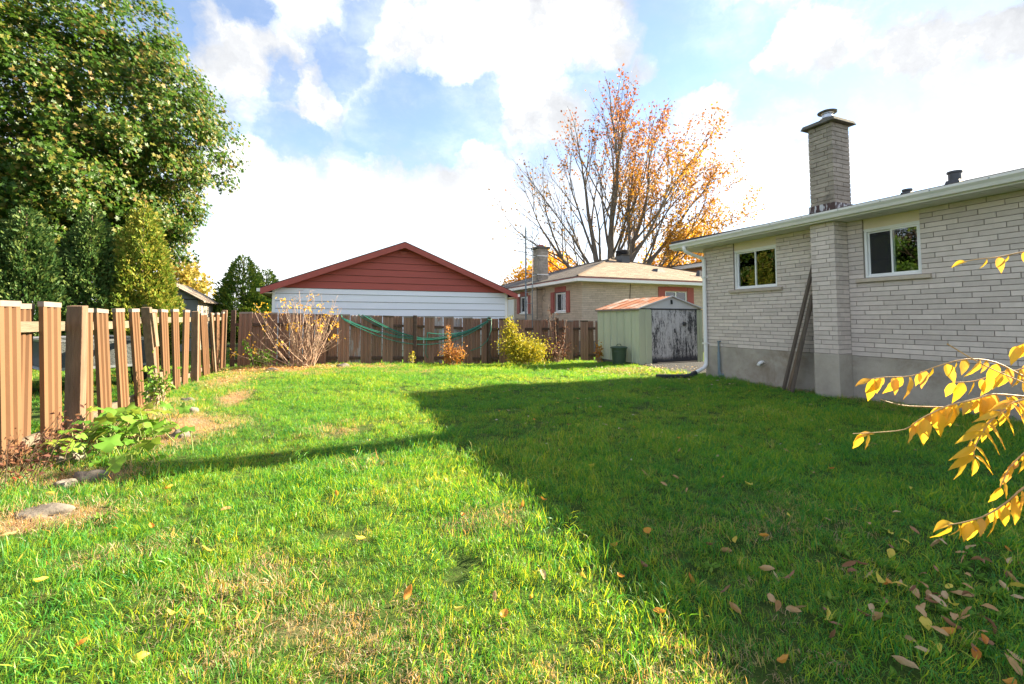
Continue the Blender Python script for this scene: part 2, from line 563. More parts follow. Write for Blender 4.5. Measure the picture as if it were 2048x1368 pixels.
surf('insect_screen', (0.035, 0.036, 0.04), 0.75, 0.15, 300.0, spec=0.15)


def special_mats():
    # shingle roof of the neighbour: courses and tabs with colour steps
    for nm, ca, cb in (('shingle_tan', (0.34, 0.27, 0.21), (0.20, 0.155, 0.12)), ('shingle_shaded', (0.20, 0.175, 0.16), (0.10, 0.09, 0.085))):  # the darker copy has a slope's shade painted into its colour
        m, t = newmat(nm)
        uv = t.n('ShaderNodeUVMap', uv_map='UVMap')
        br = t.n('ShaderNodeTexBrick', offset=0.5)
        t.t.links.new(uv.outputs[0], br.inputs['Vector'])
        br.inputs['Color1'].default_value = (*ca, 1)
        br.inputs['Color2'].default_value = (*cb, 1)
        br.inputs['Mortar'].default_value = (*[c * 0.55 for c in cb], 1)
        br.inputs['Scale'].default_value = 1.0
        br.inputs['Mortar Size'].default_value = 0.008
        br.inputs['Brick Width'].default_value = 0.32
        br.inputs['Row Height'].default_value = 0.145
        n = t.noise(uv.outputs[0], 1.2, 7, 0.6)
        c = t.mix(t.maprange(n, 0.35, 0.7, 0, 0.45), br.outputs['Color'], cb)
        b = t.n('ShaderNodeBump', i_Strength=0.6, i_Distance=0.02)
        t.t.links.new(br.outputs['Fac'], b.inputs['Height'])
        b.invert = True
        p = principled(t, Base_Color=c, Roughness=0.95, Specular_IOR_Level=0.15)
        t.t.links.new(b.outputs[0], p.inputs['Normal'])
        finish(t, p.outputs[0])
    # peeling paint on the shed doors
    m, t = newmat('peeling_paint')
    g = t.n('ShaderNodeNewGeometry')
    mp = t.n('ShaderNodeMapping')
    t.t.links.new(g.outputs['Position'], mp.inputs[0])
    mp.inputs['Scale'].default_value = (3.2, 3.2, 0.55)
    P = mp.outputs[0]
    a = t.noise(P, 4.5, 10, 0.78, 0.6)
    mp2 = t.n('ShaderNodeMapping')
    t.t.links.new(g.outputs['Position'], mp2.inputs[0])
    mp2.inputs['Scale'].default_value = (1, 1, 0.35)
    big = t.noise(mp2.outputs[0], 1.9, 4, 0.6)
    fine = t.noise(P, 26, 6, 0.7)
    f = t.math('ADD', t.math('MULTIPLY', a, 0.7), t.math('ADD', t.math('MULTIPLY', big, 0.35), t.math('MULTIPLY', fine, 0.45)))
    k = t.maprange(f, 0.69, 0.80, 0, 1)
    sp = t.n('ShaderNodeSeparateXYZ')
    t.t.links.new(g.outputs['Position'], sp.inputs[0])
    # the dark base colour replaces the pale paint towards the bottom edge
    low = t.maprange(t.math('ADD', sp.outputs[2], t.math('MULTIPLY', fine, -0.22)), 0.16, -0.02, 0, 1)
    k = t.math('SUBTRACT', k, low, True)
    c = t.mix(k, (0.055, 0.055, 0.065), (0.60, 0.59, 0.61))
    b = t.n('ShaderNodeBump', i_Strength=0.5, i_Distance=0.01)
    t.t.links.new(k, b.inputs['Height'])
    p = principled(t, Base_Color=c, Roughness=0.85, Specular_IOR_Level=0.2)
    t.t.links.new(b.outputs[0], p.inputs['Normal'])
    finish(t, p.outputs[0])
    # rusty shed roof
    m, t = newmat('rusty_roof')
    g = t.n('ShaderNodeNewGeometry')
    n = t.noise(g.outputs['Position'], 1.3, 9, 0.68, 0.4)
    c = t.ramp(n, [(0.28, (0.55, 0.22, 0.09)), (0.47, (0.42, 0.13, 0.045)), (0.56, (0.50, 0.36, 0.27)), (0.70, (0.60, 0.55, 0.50))])
    p = principled(t, Base_Color=c, Roughness=0.8)
    finish(t, p.outputs[0])
    # flaking flashing at the chimney foot
    m, t = newmat('flashing')
    g = t.n('ShaderNodeNewGeometry')
    mp = t.n('ShaderNodeMapping')
    t.t.links.new(g.outputs['Position'], mp.inputs[0])
    mp.inputs['Scale'].default_value = (1, 1, 0.35)
    n = t.noise(mp.outputs[0], 11, 5, 0.6)
    k = t.maprange(n, 0.50, 0.56, 0, 1)
    c = t.mix(k, (0.06, 0.028, 0.028), (0.50, 0.50, 0.52))
    p = principled(t, Base_Color=c, Roughness=0.5)
    finish(t, p.outputs[0])
    # window glass
    m, t = newmat('glass')
    fr = t.n('ShaderNodeFresnel', i_IOR=1.7)
    tr = t.n('ShaderNodeBsdfTransparent', i_0=(0.80, 0.84, 0.83, 1))
    gl = t.n('ShaderNodeBsdfGlossy', i_Roughness=0.015, i_0=(0.95, 0.97, 1.0, 1))
    mx = t.n('ShaderNodeMixShader')
    t.t.links.new(t.maprange(fr.outputs[0], 0, 1, 0.03, 1, False), mx.inputs[0])
    t.t.links.new(tr.outputs[0], mx.inputs[1])
    t.t.links.new(gl.outputs[0], mx.inputs[2])
    finish(t, mx.outputs[0])
    # soil / turf under the blades
    m, t = newmat('ground')
    g = t.n('ShaderNodeNewGeometry')
    P = g.outputs['Position']
    at = t.n('ShaderNodeAttribute', attribute_name='dry')
    n = t.noise(P, 7.0, 9, 0.7)
    n2 = t.noise(P, 70.0, 8, 0.8)
    turf = t.ramp(t.math('ADD', t.math('MULTIPLY', n, 0.5), t.math('MULTIPLY', n2, 0.5)), [(0.36, (0.018, 0.030, 0.010)), (0.52, (0.060, 0.105, 0.020)), (0.66, (0.15, 0.13, 0.06))])
    soil = t.ramp(t.math('ADD', t.math('MULTIPLY', n, 0.45), t.math('MULTIPLY', n2, 0.6)), [(0.38, (0.05, 0.034, 0.022)), (0.52, (0.22, 0.165, 0.11)), (0.66, (0.40, 0.30, 0.20))])
    c = t.mix(t.maprange(at.outputs['Fac'], 0.45, 0.85, 0, 1), turf, soil)
    b = t.n('ShaderNodeBump', i_Strength=0.7, i_Distance=0.03)
    t.t.links.new(n2, b.inputs['Height'])
    p = principled(t, Base_Color=c, Roughness=0.95, Specular_IOR_Level=0.1)
    t.t.links.new(b.outputs[0], p.inputs['Normal'])
    finish(t, p.outputs[0])
    # grass blades: per blade, per tuft and dryness of the spot
    m, t = newmat('grass')
    at = t.n('ShaderNodeAttribute', attribute_name='rnd')
    dr = t.n('ShaderNodeAttribute', attribute_name='dry', attribute_type='INSTANCER')
    hu = t.n('ShaderNodeAttribute', attribute_name='hue', attribute_type='INSTANCER')
    r = t.math('ADD', t.math('MULTIPLY', at.outputs['Fac'], 0.62), t.math('MULTIPLY', hu.outputs['Fac'], 0.38))
    green = t.ramp(r, [(0.0, (0.016, 0.125, 0.055)), (0.30, (0.048, 0.250, 0.050)), (0.62, (0.155, 0.370, 0.036)), (0.82, (0.38, 0.46, 0.05)), (0.93, (0.54, 0.48, 0.21)), (1.0, (0.56, 0.42, 0.23))])
    straw = t.ramp(at.outputs['Fac'], [(0.0, (0.27, 0.20, 0.13)), (0.5, (0.44, 0.36, 0.25)), (0.85, (0.52, 0.44, 0.33)), (1.0, (0.50, 0.31, 0.16))])
    k = t.maprange(t.math('ADD', dr.outputs['Fac'], t.math('MULTIPLY', t.math('SUBTRACT', at.outputs['Fac'], 0.5), 0.7)), 0.42, 0.62, 0, 1)
    c = t.mix(k, green, straw)
    p = principled(t, Base_Color=c, Roughness=0.42, Specular_IOR_Level=0.4)
    tr = t.n('ShaderNodeBsdfTranslucent')
    sc = t.n('ShaderNodeVectorMath', operation='MULTIPLY')
    t.t.links.new(c, sc.inputs[0])
    sc.inputs[1].default_value = (1.9, 1.4, 0.5)
    t.t.links.new(sc.outputs[0], tr.inputs[0])
    mx = t.n('ShaderNodeMixShader', i_0=0.52)
    t.t.links.new(p.outputs[0], mx.inputs[1])
    t.t.links.new(tr.outputs[0], mx.inputs[2])
    finish(t, mx.outputs[0])
    # leaves that carry their own colour
    m, t = newmat('leaf_colour')
    at = t.n('ShaderNodeAttribute', attribute_name='col')
    p = principled(t, Base_Color=at.outputs['Color'], Roughness=0.5, Specular_IOR_Level=0.25)
    tr = t.n('ShaderNodeBsdfTranslucent')
    sc = t.n('ShaderNodeVectorMath', operation='SCALE')
    t.t.links.new(at.outputs['Color'], sc.inputs[0])
    sc.inputs['Scale'].default_value = 1.2
    t.t.links.new(sc.outputs[0], tr.inputs[0])
    mx = t.n('ShaderNodeMixShader', i_0=0.42)
    t.t.links.new(p.outputs[0], mx.inputs[1])
    t.t.links.new(tr.outputs[0], mx.inputs[2])
    finish(t, mx.outputs[0])


special_mats()
leafmat('maple_leaf', [(0.0, (0.028, 0.080, 0.010)), (0.45, (0.075, 0.150, 0.014)), (0.75, (0.14, 0.195, 0.022)), (0.93, (0.22, 0.205, 0.045)), (1.0, (0.22, 0.13, 0.04))], 0.40, 0.42, 0.3)
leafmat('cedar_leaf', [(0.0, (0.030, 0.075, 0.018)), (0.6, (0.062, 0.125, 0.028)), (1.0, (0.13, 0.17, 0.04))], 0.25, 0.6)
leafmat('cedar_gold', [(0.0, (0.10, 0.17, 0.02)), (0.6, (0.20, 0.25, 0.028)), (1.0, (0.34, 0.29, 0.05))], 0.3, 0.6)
leafmat('cedar_far', [(0.0, (0.045, 0.11, 0.018)), (0.6, (0.12, 0.21, 0.025)), (1.0, (0.24, 0.28, 0.035))], 0.3, 0.6)
leafmat('gold_leaf', [(0.0, (0.52, 0.30, 0.02)), (0.3, (0.70, 0.42, 0.025)), (0.6, (0.74, 0.47, 0.04)), (0.85, (0.70, 0.34, 0.06)), (1.0, (0.34, 0.16, 0.05))], 0.42, 0.42, 0.35, noise=22.0)
leafmat('squash_leaf', [(0.0, (0.07, 0.19, 0.02)), (0.6, (0.15, 0.30, 0.03)), (1.0, (0.30, 0.36, 0.05))], 0.35, 0.42, 0.4)
leafmat('bush_yellow', [(0.0, (0.20, 0.24, 0.02)), (0.5, (0.42, 0.38, 0.025)), (1.0, (0.58, 0.44, 0.03))], 0.35, 0.5)
leafmat('bush_orange', [(0.0, (0.45, 0.27, 0.03)), (0.5, (0.50, 0.20, 0.04)), (1.0, (0.30, 0.14, 0.05))], 0.35, 0.5)
leafmat('bush_dead', [(0.0, (0.06, 0.022, 0.016)), (0.5, (0.12, 0.045, 0.03)), (1.0, (0.22, 0.11, 0.05))], 0.2, 0.7)
leafmat('weed_leaf', [(0.0, (0.07, 0.18, 0.02)), (0.6, (0.13, 0.27, 0.03)), (1.0, (0.22, 0.33, 0.05))], 0.35, 0.65, 0.15)
leafmat('fall_tan', [(0.0, (0.36, 0.24, 0.12)), (0.4, (0.50, 0.36, 0.21)), (0.7, (0.42, 0.25, 0.10)), (1.0, (0.30, 0.17, 0.07))], 0.15, 0.6, noise=30)
leafmat('fall_brown', [(0.0, (0.16, 0.08, 0.05)), (0.5, (0.26, 0.13, 0.07)), (1.0, (0.34, 0.18, 0.09))], 0.15, 0.6, noise=30)
leafmat('fall_yellow', [(0.0, (0.60, 0.47, 0.04)), (0.5, (0.66, 0.55, 0.10)), (1.0, (0.58, 0.40, 0.05))], 0.3, 0.5, noise=30)
leafmat('fall_orange', [(0.0, (0.56, 0.24, 0.04)), (0.5, (0.62, 0.30, 0.05)), (1.0, (0.50, 0.16, 0.04))], 0.25, 0.5, noise=30)
leafmat('litter', [(0.0, (0.55, 0.46, 0.36)), (0.4, (0.48, 0.33, 0.16)), (0.7, (0.62, 0.38, 0.10)), (1.0, (0.66, 0.58, 0.40))], 0.15, 0.6)
leafmat('litter_orange', [(0.0, (0.50, 0.27, 0.06)), (0.5, (0.58, 0.30, 0.09)), (1.0, (0.48, 0.34, 0.20))], 0.15, 0.6)

# ------------------------------------------------------------------ ground
DRY_BLOBS = [  # x, y, radius x, radius y, strength: worn and straw-coloured spots of the lawn
    (-1.62, 6.75, 0.60, 0.85, 1.9), (-1.75, 5.0, 0.40, 0.30, 1.5), (-1.75, 4.1, 0.5, 0.25, 1.3), (-2.2, 8.2, 0.5, 1.1, 0.9),
    (-1.35, 9.2, 0.22, 0.7, 1.3), (-1.9, 12.0, 0.6, 2.6, 0.75), (-0.7, 14.1, 1.8, 0.75, 1.1), (1.0, 13.9, 1.3, 0.55, 0.9),
    (-0.35, 2.75, 0.45, 0.28, 0.70), (-0.05, 2.25, 0.50, 0.22, 0.74), (0.25, 2.05, 0.35, 0.16, 0.70), (0.30, 1.75, 0.35, 0.20, 0.61), (1.05, 2.95, 0.34, 0.22, 0.70),
    (0.35, 4.6, 0.3, 0.2, 0.6), (0.1, 5.9, 0.4, 0.3, 0.55), (-0.4, 12.6, 1.6, 0.5, 0.5), (2.2, 12.4, 1.3, 0.35, 0.45),
    (7.6, 10.3, 0.9, 0.5, 0.35), (1.35, 1.35, 0.4, 0.2, 0.75), (0.7, 1.5, 0.25, 0.2, 0.6), (-0.9, 3.3, 0.4, 0.2, 0.5),
    (-2.5, 5.2, 0.5, 1.2, 0.75), (8.4, 5, 0.25, 4, 0.45), (2.7, 2.2, 0.8, 0.4, 0.35),
]


def dryness(x, y):
    x = np.asarray(x, float)
    y = np.asarray(y, float)
    d = np.zeros_like(x)
    for (cx, cy, rx, ry, s) in DRY_BLOBS:
        q = ((x - cx) / rx) ** 2 + ((y - cy) / ry) ** 2
        d = np.maximum(d, s * np.exp(-q * 0.9))
    n = 0.55 * vnoise(x, y, 1.7, 1) + 0.3 * vnoise(x, y, 5.0, 2) + 0.15 * vnoise(x, y, 13.0, 5)
    return np.clip(d * (0.10 + 1.25 * n) + 0.55 * np.clip(n - 0.60, 0, 1), 0, 1)


def build_ground():
    def axis(lo, hi, f0, f1, step):
        a = list(np.arange(f0, f1 + 1e-6, step))
        pre, s, p = [], step * 2, f0
        while p > lo:
            p -= s
            s *= 1.5
            pre.append(max(p, lo))
        post, s, p = [], step * 2, f1
        while p < hi:
            p += s
            s *= 1.5
            post.append(min(p, hi))
        return np.array(pre[::-1] + a + post)
    xs = axis(-600, 600, -3.2, 9.0, 0.10)
    ys = axis(-600, 900, 0.6, 16.0, 0.10)
    X, Y = np.meshgrid(xs, ys)
    Z = ground_z(X, Y)
    V = np.stack([X.ravel(), Y.ravel(), Z.ravel()], 1)
    nx, ny = len(xs), len(ys)
    i, j = np.meshgrid(np.arange(nx - 1), np.arange(ny - 1))
    a = (j * nx + i).ravel()
    F = np.stack([a, a + 1, a + nx + 1, a + nx], 1)
    dr = dryness(X.ravel(), Y.ravel())
    dr = np.where((X.ravel() > -3) & (X.ravel() < 9) & (Y.ravel() < 15.5), dr, 0.2)
    me = mesh_arrays('ground', V, F, MATS['ground'], True, {'dry': ('FLOAT', 'POINT', dr)})
    tag(link('ground', me), kind='structure')


build_ground()

# ------------------------------------------------------------------ bricks
BL, BH, BJ = 0.40, 0.0787, 0.009


def unit_brick(mat):
    """chamfered block, face at -X, spanning -0.5..0.5"""
    c = 0.94
    V = []
    for x, s in ((-0.5, c), (-0.46, 1.0), (0.5, 1.0)):
        sy, sz = (0.995, 0.955) if s < 1 else (1, 1)
        V += [(x, -0.5 * sy, -0.5 * sz), (x, 0.5 * sy, -0.5 * sz), (x, 0.5 * sy, 0.5 * sz), (x, -0.5 * sy, 0.5 * sz)]
    F = [(0, 3, 2, 1), (8, 9, 10, 11)]
    for k in range(2):
        for i in range(4):
            F.append((k * 4 + i, k * 4 + (i + 1) % 4, k * 4 + 4 + (i + 1) % 4, k * 4 + 4 + i))
    return np.array(V), np.array([f for f in F])


UBV, UBF = unit_brick(None)


def courses(a0, a1, z0, z1, openings=(), L=BL, h=BH, seed=1):
    """clipped running bond; yields (a_lo, a_hi, z_lo, z_hi)"""
    rr = random.Random(seed)
    n = max(1, int(round((z1 - z0) / h)))
    h = (z1 - z0) / n
    for i in range(n):
        zl = z0 + i * h
        zm = zl + h / 2
        spans = [(a0, a1)]
        for (o0, o1, oz0, oz1) in openings:
            if oz0 < zm < oz1:
                ns = []
                for (s0, s1) in spans:
                    if o1 <= s0 or o0 >= s1:
                        ns.append((s0, s1))
                        continue
                    if o0 > s0: ns.append((s0, o0))
                    if o1 < s1: ns.append((o1, s1))
                spans = ns
        off = (0.0, 0.55, 0.25, 0.8)[i % 4] * L + rr.uniform(-0.03, 0.03)
        for (s0, s1) in spans:
            p = math.floor((s0 - a0 - off) / L) * L + a0 + off
            cuts = [s0]
            while p < s1:
                if p > s0 + 0.06 and p < s1 - 0.06: cuts.append(p + rr.uniform(-0.008, 0.008))
                p += L
            cuts.append(s1)
            for b0, b1 in zip(cuts[:-1], cuts[1:]):
                yield (b0 + BJ / 2, b1 - BJ / 2, zl + BJ / 2, zl + h - BJ / 2)


class Bricks:
    """gathers bricks of a building; the largest in view become objects, the rest one joined part"""
    def __init__(s):
        s.items = []     # (centre, size(depth,len,h), rotz, parent key)

    def face_x(s, x, key, gen, depth=0.06):          # looks towards -X, runs along Y
        for (a0, a1, z0, z1) in gen:
            s.items.append((Vector((x + depth / 2 + random.uniform(-.0015, .0015), (a0 + a1) / 2, (z0 + z1) / 2)), (depth, a1 - a0, z1 - z0), 0.0, key))

    def face_y(s, y, key, gen, depth=0.06):          # looks towards -Y, runs along X
        for (a0, a1, z0, z1) in gen:
            s.items.append((Vector(((a0 + a1) / 2, y + depth / 2, (z0 + z1) / 2)), (depth, a1 - a0, z1 - z0), math.pi / 2, key))

    def block(s, x0, x1, y0, y1, z0, z1, rot, key):
        j = BJ / 2
        c = Vector(((x0 + x1) / 2, (y0 + y1) / 2, (z0 + z1) / 2))
        if rot == 0: s.items.append((c, (x1 - x0, y1 - y0 - 2 * j, z1 - z0 - 2 * j), 0.0, key))
        else: s.items.append((c, (y1 - y0, x1 - x0 - 2 * j, z1 - z0 - 2 * j), rot, key))

    def emit(s, parents, mats, n_single, view_ok, eye=Vector((0, 0, CAM_H))):
        def size(it):
            v = it[0] - eye
            nrm = Vector((-math.cos(it[2]), -math.sin(it[2]), 0))
            return max(0.0, -v.normalized().dot(nrm)) * it[1][1] / v.length if view_ok(it) else 0.0
        order = sorted(range(len(s.items)), key=lambda i: -size(s.items[i]))
        single = set(i for i in order[:n_single] if size(s.items[i]) > 0)
        proto, joined = {}, {}
        for i, (c, sz, rot, key) in enumerate(s.items):
            if i in single:
                if key not in proto:
                    proto[key] = mesh_arrays('brick', UBV, UBF, mats[key])
                o = bpy.data.objects.new('brick', proto[key])
                o.location, o.scale, o.rotation_euler = c, sz, (random.uniform(-.002, .002), 0, rot)
                COL.objects.link(o)
                attach(o, parents[key])
            else:
                joined.setdefault(key, []).append((c, sz, rot))
        for key, L in joined.items():
            Vs = []
            for (c, sz, rot) in L:
                v = UBV * np.array(sz)
                cs, sn = math.cos(rot), math.sin(rot)
                v = np.stack([v[:, 0] * cs - v[:, 1] * sn, v[:, 0] * sn + v[:, 1] * cs, v[:, 2]], 1) + np.array(c)
                Vs.append(v)
            V = np.concatenate(Vs)
            F = (UBF[None] + (np.arange(len(L)) * len(UBV))[:, None, None]).reshape(-1, 4)
            rn = np.repeat(rng.random(len(L)), len(UBV))
            o = link('brick_courses', mesh_arrays('brick_courses', V, F, mats[key], False, {'rnd': ('FLOAT', 'POINT', rn)}), parents[key])
            o['kind'] = 'stuff'


def hip_roof(name, x0, x1, y0, y1, z, pitch, mats, parent, thick=0.05):
    """hip roof with ridge along Y; mats = (side material, end material)"""
    hw = (x1 - x0) / 2
    xm = (x0 + x1) / 2
    zr = z + hw * pitch
    ra, rb = (xm, y0 + hw, zr), (xm, y1 - hw, zr)
    A, B, C_, D_ = (x0, y0, z), (x1, y0, z), (x1, y1, z), (x0, y1, z)
    out = []
    for nm, pts, mt, ax in (('w', [D_, A, ra, rb], mats[0], 'y'), ('e', [B, C_, rb, ra], mats[0], 'y'), ('s', [A, B, ra], mats[1], 'x'), ('n', [C_, D_, rb], mats[1], 'x')):
        b = MB()
        b.prism([Vector(p) + Vector((0, 0, 0)) for p in pts], (0, 0, -thick))
        o = b.build('roof_slope', mt, parent)
        uv = o.data.uv_layers.new(name='UVMap')
        for lp in o.data.loops:
            co = o.data.vertices[lp.vertex_index].co
            up = (co.z - z) * math.sqrt(1 + 1 / pitch ** 2)
            uv.data[lp.index].uv = (co.y if ax == 'y' else co.x, up)
        out.append(o)
    # ridge and hip caps
    b = MB()
    for p, q in ((A, ra), (B, ra), (C_, rb), (D_, rb), (ra, rb)):
        b.tube([Vector(p) + Vector((0, 0, .005)), Vector(q) + Vector((0, 0, .005))], 0.045, 6)
    b.build('ridge_cap', mats[1], parent)
    return out


# ------------------------------------------------------------------ the brick bungalow on the right
HX, HY0, HY1, HX2 = 8.53, -5.0, 8.30, 17.1
SOF = 3.07
FND = 0.735
WIN = [(6.40, 7.44, 2.03, 2.885), (3.985, 4.79, 2.065, 2.885)]
PX, PY0, PY1 = 8.18, 5.035, 5.455        # chimney breast front plane and sides


def sliding_window(y0, y1, z0, z1, x, parent, curtain, panel_top, out=-1):
    """two-sash slider in a wall that looks towards -X"""
    w = MB()
    t = 0.040
    xf0, xf1 = x + 0.035, x + 0.12
    # outer frame
    w.box(xf0, xf1, y0, y1, z0, z0 + t)
    w.box(xf0, xf1, y0, y1, z1 - t, z1)
    w.box(xf0, xf1, y0, y0 + t, z0 + t, z1 - t)
    w.box(xf0, xf1, y1 - t, y1, z0 + t, z1 - t)
    win = w.build('window', MATS['white_vinyl'], parent, bevel=0.006)
    ym = (y0 + y1) / 2
    for k, (a, b, xo) in enumerate(((y0 + t, ym + 0.02, 0.022), (ym - 0.02, y1 - t, 0.052))):
        s = MB()
        ts = 0.024
        xa, xb = x + 0.035 + xo, x + 0.035 + xo + 0.026
        s.box(xa, xb, a, b, z0 + t, z0 + t + ts)
        s.box(xa, xb, a, b, z1 - t - ts, z1 - t)
        s.box(xa, xb, a, a + ts, z0 + t + ts, z1 - t - ts)
        s.box(xa, xb, b - ts, b, z0 + t + ts, z1 - t - ts)
        s.build('sash', MATS['white_vinyl'], win)
        p = MB()
        p.box(xa + 0.010, xa + 0.016, a + ts - .004, b - ts + .004, z0 + t + ts - .004, z1 - t - ts + .004)
        p.build('pane', MATS['glass'], win)
        if k == 1 and not curtain:     # insect screen over the far sash
            q = MB()
            q.box(xa - 0.006, xa - 0.003, a + ts, b - ts, z0 + t + ts, z1 - t - ts)
            o = q.build('insect_screen', MATS['insect_screen_mesh'], win)
    if panel_top:
        b = MB()
        b.box(x + 0.03, x + 0.07, y0, y1, z1 + 0.004, panel_top)
        b.build('header_panel', MATS['cream_panel'], parent, bevel=0.004)
        b = MB()
        b.box(x + 0.026, x + 0.045, y0 - 0.0, y1, z1 - 0.010, z1 + 0.012)
        b.build('drip_edge', MATS['white_paint'], parent)
    if curtain:
        c = MB()
        n = 26
        pts = []
        for i in range(n + 1):
            yy = y0 + 0.62 * (y1 - y0) + (y1 - y0) * 0.36 * i / n
            pts.append((x + 0.17 + 0.02 * math.sin(i * 1.9), yy))
        vs = [(p[0], p[1], z0 - .1) for p in pts] + [(p[0], p[1], z1) for p in pts]
        c.add(vs, [(i, i + 1, n + 2 + i, n + 1 + i) for i in range(n)])
        o = c.build('curtain', MATS['curtain'], win, smooth=True)
    return win


def screen_mat():
    m, t = newmat('insect_screen_mesh')
    p = principled(t, Base_Color=(0.05, 0.05, 0.055), Roughness=0.8, Specular_IOR_Level=0.1)
    tr = t.n('ShaderNodeBsdfTransparent')
    mx = t.n('ShaderNodeMixShader', i_0=0.5)
    t.t.links.new(tr.outputs[0], mx.inputs[1])
    t.t.links.new(p.outputs[0], mx.inputs[2])
    finish(t, mx.outputs[0])


screen_mat()


def gutter_run(x, y0, y1, z0, z1, parent, mat, out=-1):
    """K-style gutter in front of the fascia along Y, open to the sky"""
    b = MB()
    w = 0.115
    prof = [(0, z0), (-0.55 * w, z0), (-0.72 * w, z0 + 0.045), (-w, z0 + 0.085), (-w, z1), (-w + 0.012, z1), (-w + .012, z0 + 0.09), (-0.72 * w + .012, z0 + .055), (-0.55 * w + .008, z0 + 0.012), (0, z0 + 0.012)]
    b.prism([(x + p[0] * (1 if out < 0 else -1), y0, p[1]) for p in prof], (0, y1 - y0, 0))
    return b.build('gutter', mat, parent)


def build_house():
    H = thing('brick_bungalow', (HX, 3, 0), 'beige brick bungalow with two sliding windows and tall chimney on concrete foundation', 'house')
    # mortar wall with openings
    w = MB()
    x0, x1 = HX + 0.013, HX + 0.22
    ys = [HY0]
    for (a, b, _, _) in sorted(WIN): ys += [a, b]
    ys.append(HY1)
    for i in range(0, len(ys) - 1):
        if i % 2 == 0:
            w.box(x0, x1, ys[i], ys[i + 1], FND, SOF)
        else:
            wz = [q for q in WIN if q[0] == ys[i]][0]
            w.box(x0, x1, ys[i], ys[i + 1], FND, wz[2] - 0.002)
            w.box(x0 + .06, x1, ys[i], ys[i + 1], wz[3] + 0.002, SOF)
    w.box(x1, HX2, HY1 - 0.2, HY1, FND, SOF)
    w.box(x1, HX2, HY0, HY0 + 0.2, FND, SOF)
    w.box(HX2 - 0.2, HX2, HY0 + .2, HY1 - .2, FND, SOF)
    wall = w.build('wall', MATS['mortar'], H)
    f = MB()
    f.box(HX + 0.003, HX2, HY0, HY1, -0.4, FND - 0.001)
    f.build('foundation', MATS['concrete'], H, bevel=0.01)
    i = MB()
    i.box(HX + 0.9, HX2 - .3, HY0 + .3, HY1 - .3, FND + 0.02, FND + 0.06)
    i.box(HX + 3.6, HX + 3.7, HY0 + .3, HY1 - .3, FND + 0.06, SOF)
    i.box(HX + 0.3, HX2 - .3, HY0 + .3, HY1 - .3, SOF - .3, SOF - .25)
    i.build('interior_partition', MATS['interior'], H)
    # chimney breast
    pb = MB()
    pb.box(PX + 0.013, HX + 0.012, PY0 + 0.013, PY1 - 0.013, FND + .03, SOF)
    breast = pb.build('chimney_breast', MATS['mortar'], H)
    pb = MB()
    pb.box(PX - 0.004, HX + 0.002, PY0 - 0.006, PY1 + 0.006, -0.4, FND + 0.028)
    pb.build('breast_footing', MATS['concrete'], H, bevel=0.01)
    # chimney stack
    CX0, CX1, CY0, CY1, CZ0, CZ1 = 8.20, 8.665, 5.02, 5.445, 3.30, 4.83
    cb = MB()
    cb.box(CX0 + .013, CX1 - .013, CY0 + .013, CY1 - .013, CZ0 - .15, CZ1)
    stack = cb.build('chimney', MATS['mortar'], H)
    B = Bricks()
    ops = [(a, b, z0 - 0.03, 9) for (a, b, z0, z1) in WIN] + [(PY0, PY1, 0, 9)]
    B.face_x(HX, 'wall', courses(HY0, HY1, FND, SOF, ops, seed=3))

    def pier(x0, x1, y0, y1, z0, z1, key, back):
        n = int(round((z1 - z0) / BH))
        h = (z1 - z0) / n
        d = 0.09
        for k in range(n):
            a, b = z0 + k * h, z0 + (k + 1) * h
            xb = x1 - d if back else x1
            if k % 2 == 0:      # long face brick at the front
                ym = y0 + (y1 - y0) * (0.68 if k % 4 else 0.34)
                B.block(x0, x0 + d, y0, ym, a, b, 0, key)
                B.block(x0, x0 + d, ym, y1, a, b, 0, key)
                B.block(x0 + d, x1, y0, y0 + d, a, b, math.pi / 2, key)
                B.block(x0 + d, x1, y1 - d, y1, a, b, -math.pi / 2, key)
            else:
                B.block(x0, x0 + d, y0 + d, y1 - d, a, b, 0, key)
                xm = x0 + (x1 - x0) * 0.55
                for (p, q) in ((x0, xm), (xm, x1)):
                    B.block(p, q, y0, y0 + d, a, b, math.pi / 2, key)
                    B.block(p, q, y1 - d, y1, a, b, -math.pi / 2, key)
            if back: B.block(x1 - d + .001, x1 + .001, y0 + d, y1 - d, a, b, math.pi, key)
    pier(PX, HX + 0.01, PY0, PY1, FND + 0.03, SOF, 'breast', False)
    pier(CX0, CX1, CY0, CY1, CZ0, CZ1, 'stack', True)
    B.emit({'wall': wall, 'breast': breast, 'stack': stack}, {'wall': MATS['brick'], 'breast': MATS['brick'], 'stack': MATS['chimney_brick']},
           310, lambda it: it[0].y > 2.7 and abs(it[2]) < 2 and it[2] >= 0)
    # flashing, cap, flue
    b = MB()
    b.box(CX0 - .018, CX1 + .018, CY0 - .018, CY1 + .018, CZ0 - 0.12, CZ0 + 0.10)
    b.build('flashing', MATS['flashing'], stack)
    b = MB()
    b.hexa([(CX0 - .09, CY0 - .09, CZ1), (CX1 + .09, CY0 - .09, CZ1), (CX1 + .09, CY1 + .09, CZ1), (CX0 - .09, CY1 + .09, CZ1)],
           [(CX0 - .06, CY0 - .06, CZ1 + .075), (CX1 + .06, CY0 - .06, CZ1 + .075), (CX1 + .06, CY1 + .06, CZ1 + .075), (CX0 - .06, CY1 + .06, CZ1 + .075)])
    b.build('chimney_cap', MATS['cap_concrete'], stack, bevel=0.012)
    cx, cy, cz = (CX0 + CX1) / 2, (CY0 + CY1) / 2, CZ1 + .07
    b = MB()
    b.lathe([(0.105, cz), (0.105, cz + .08), (0.088, cz + .085), (0.088, cz + .09)], cx, cy)
    b.build('flue_liner', MATS['clay_flue'], stack, smooth=False)
    b = MB()
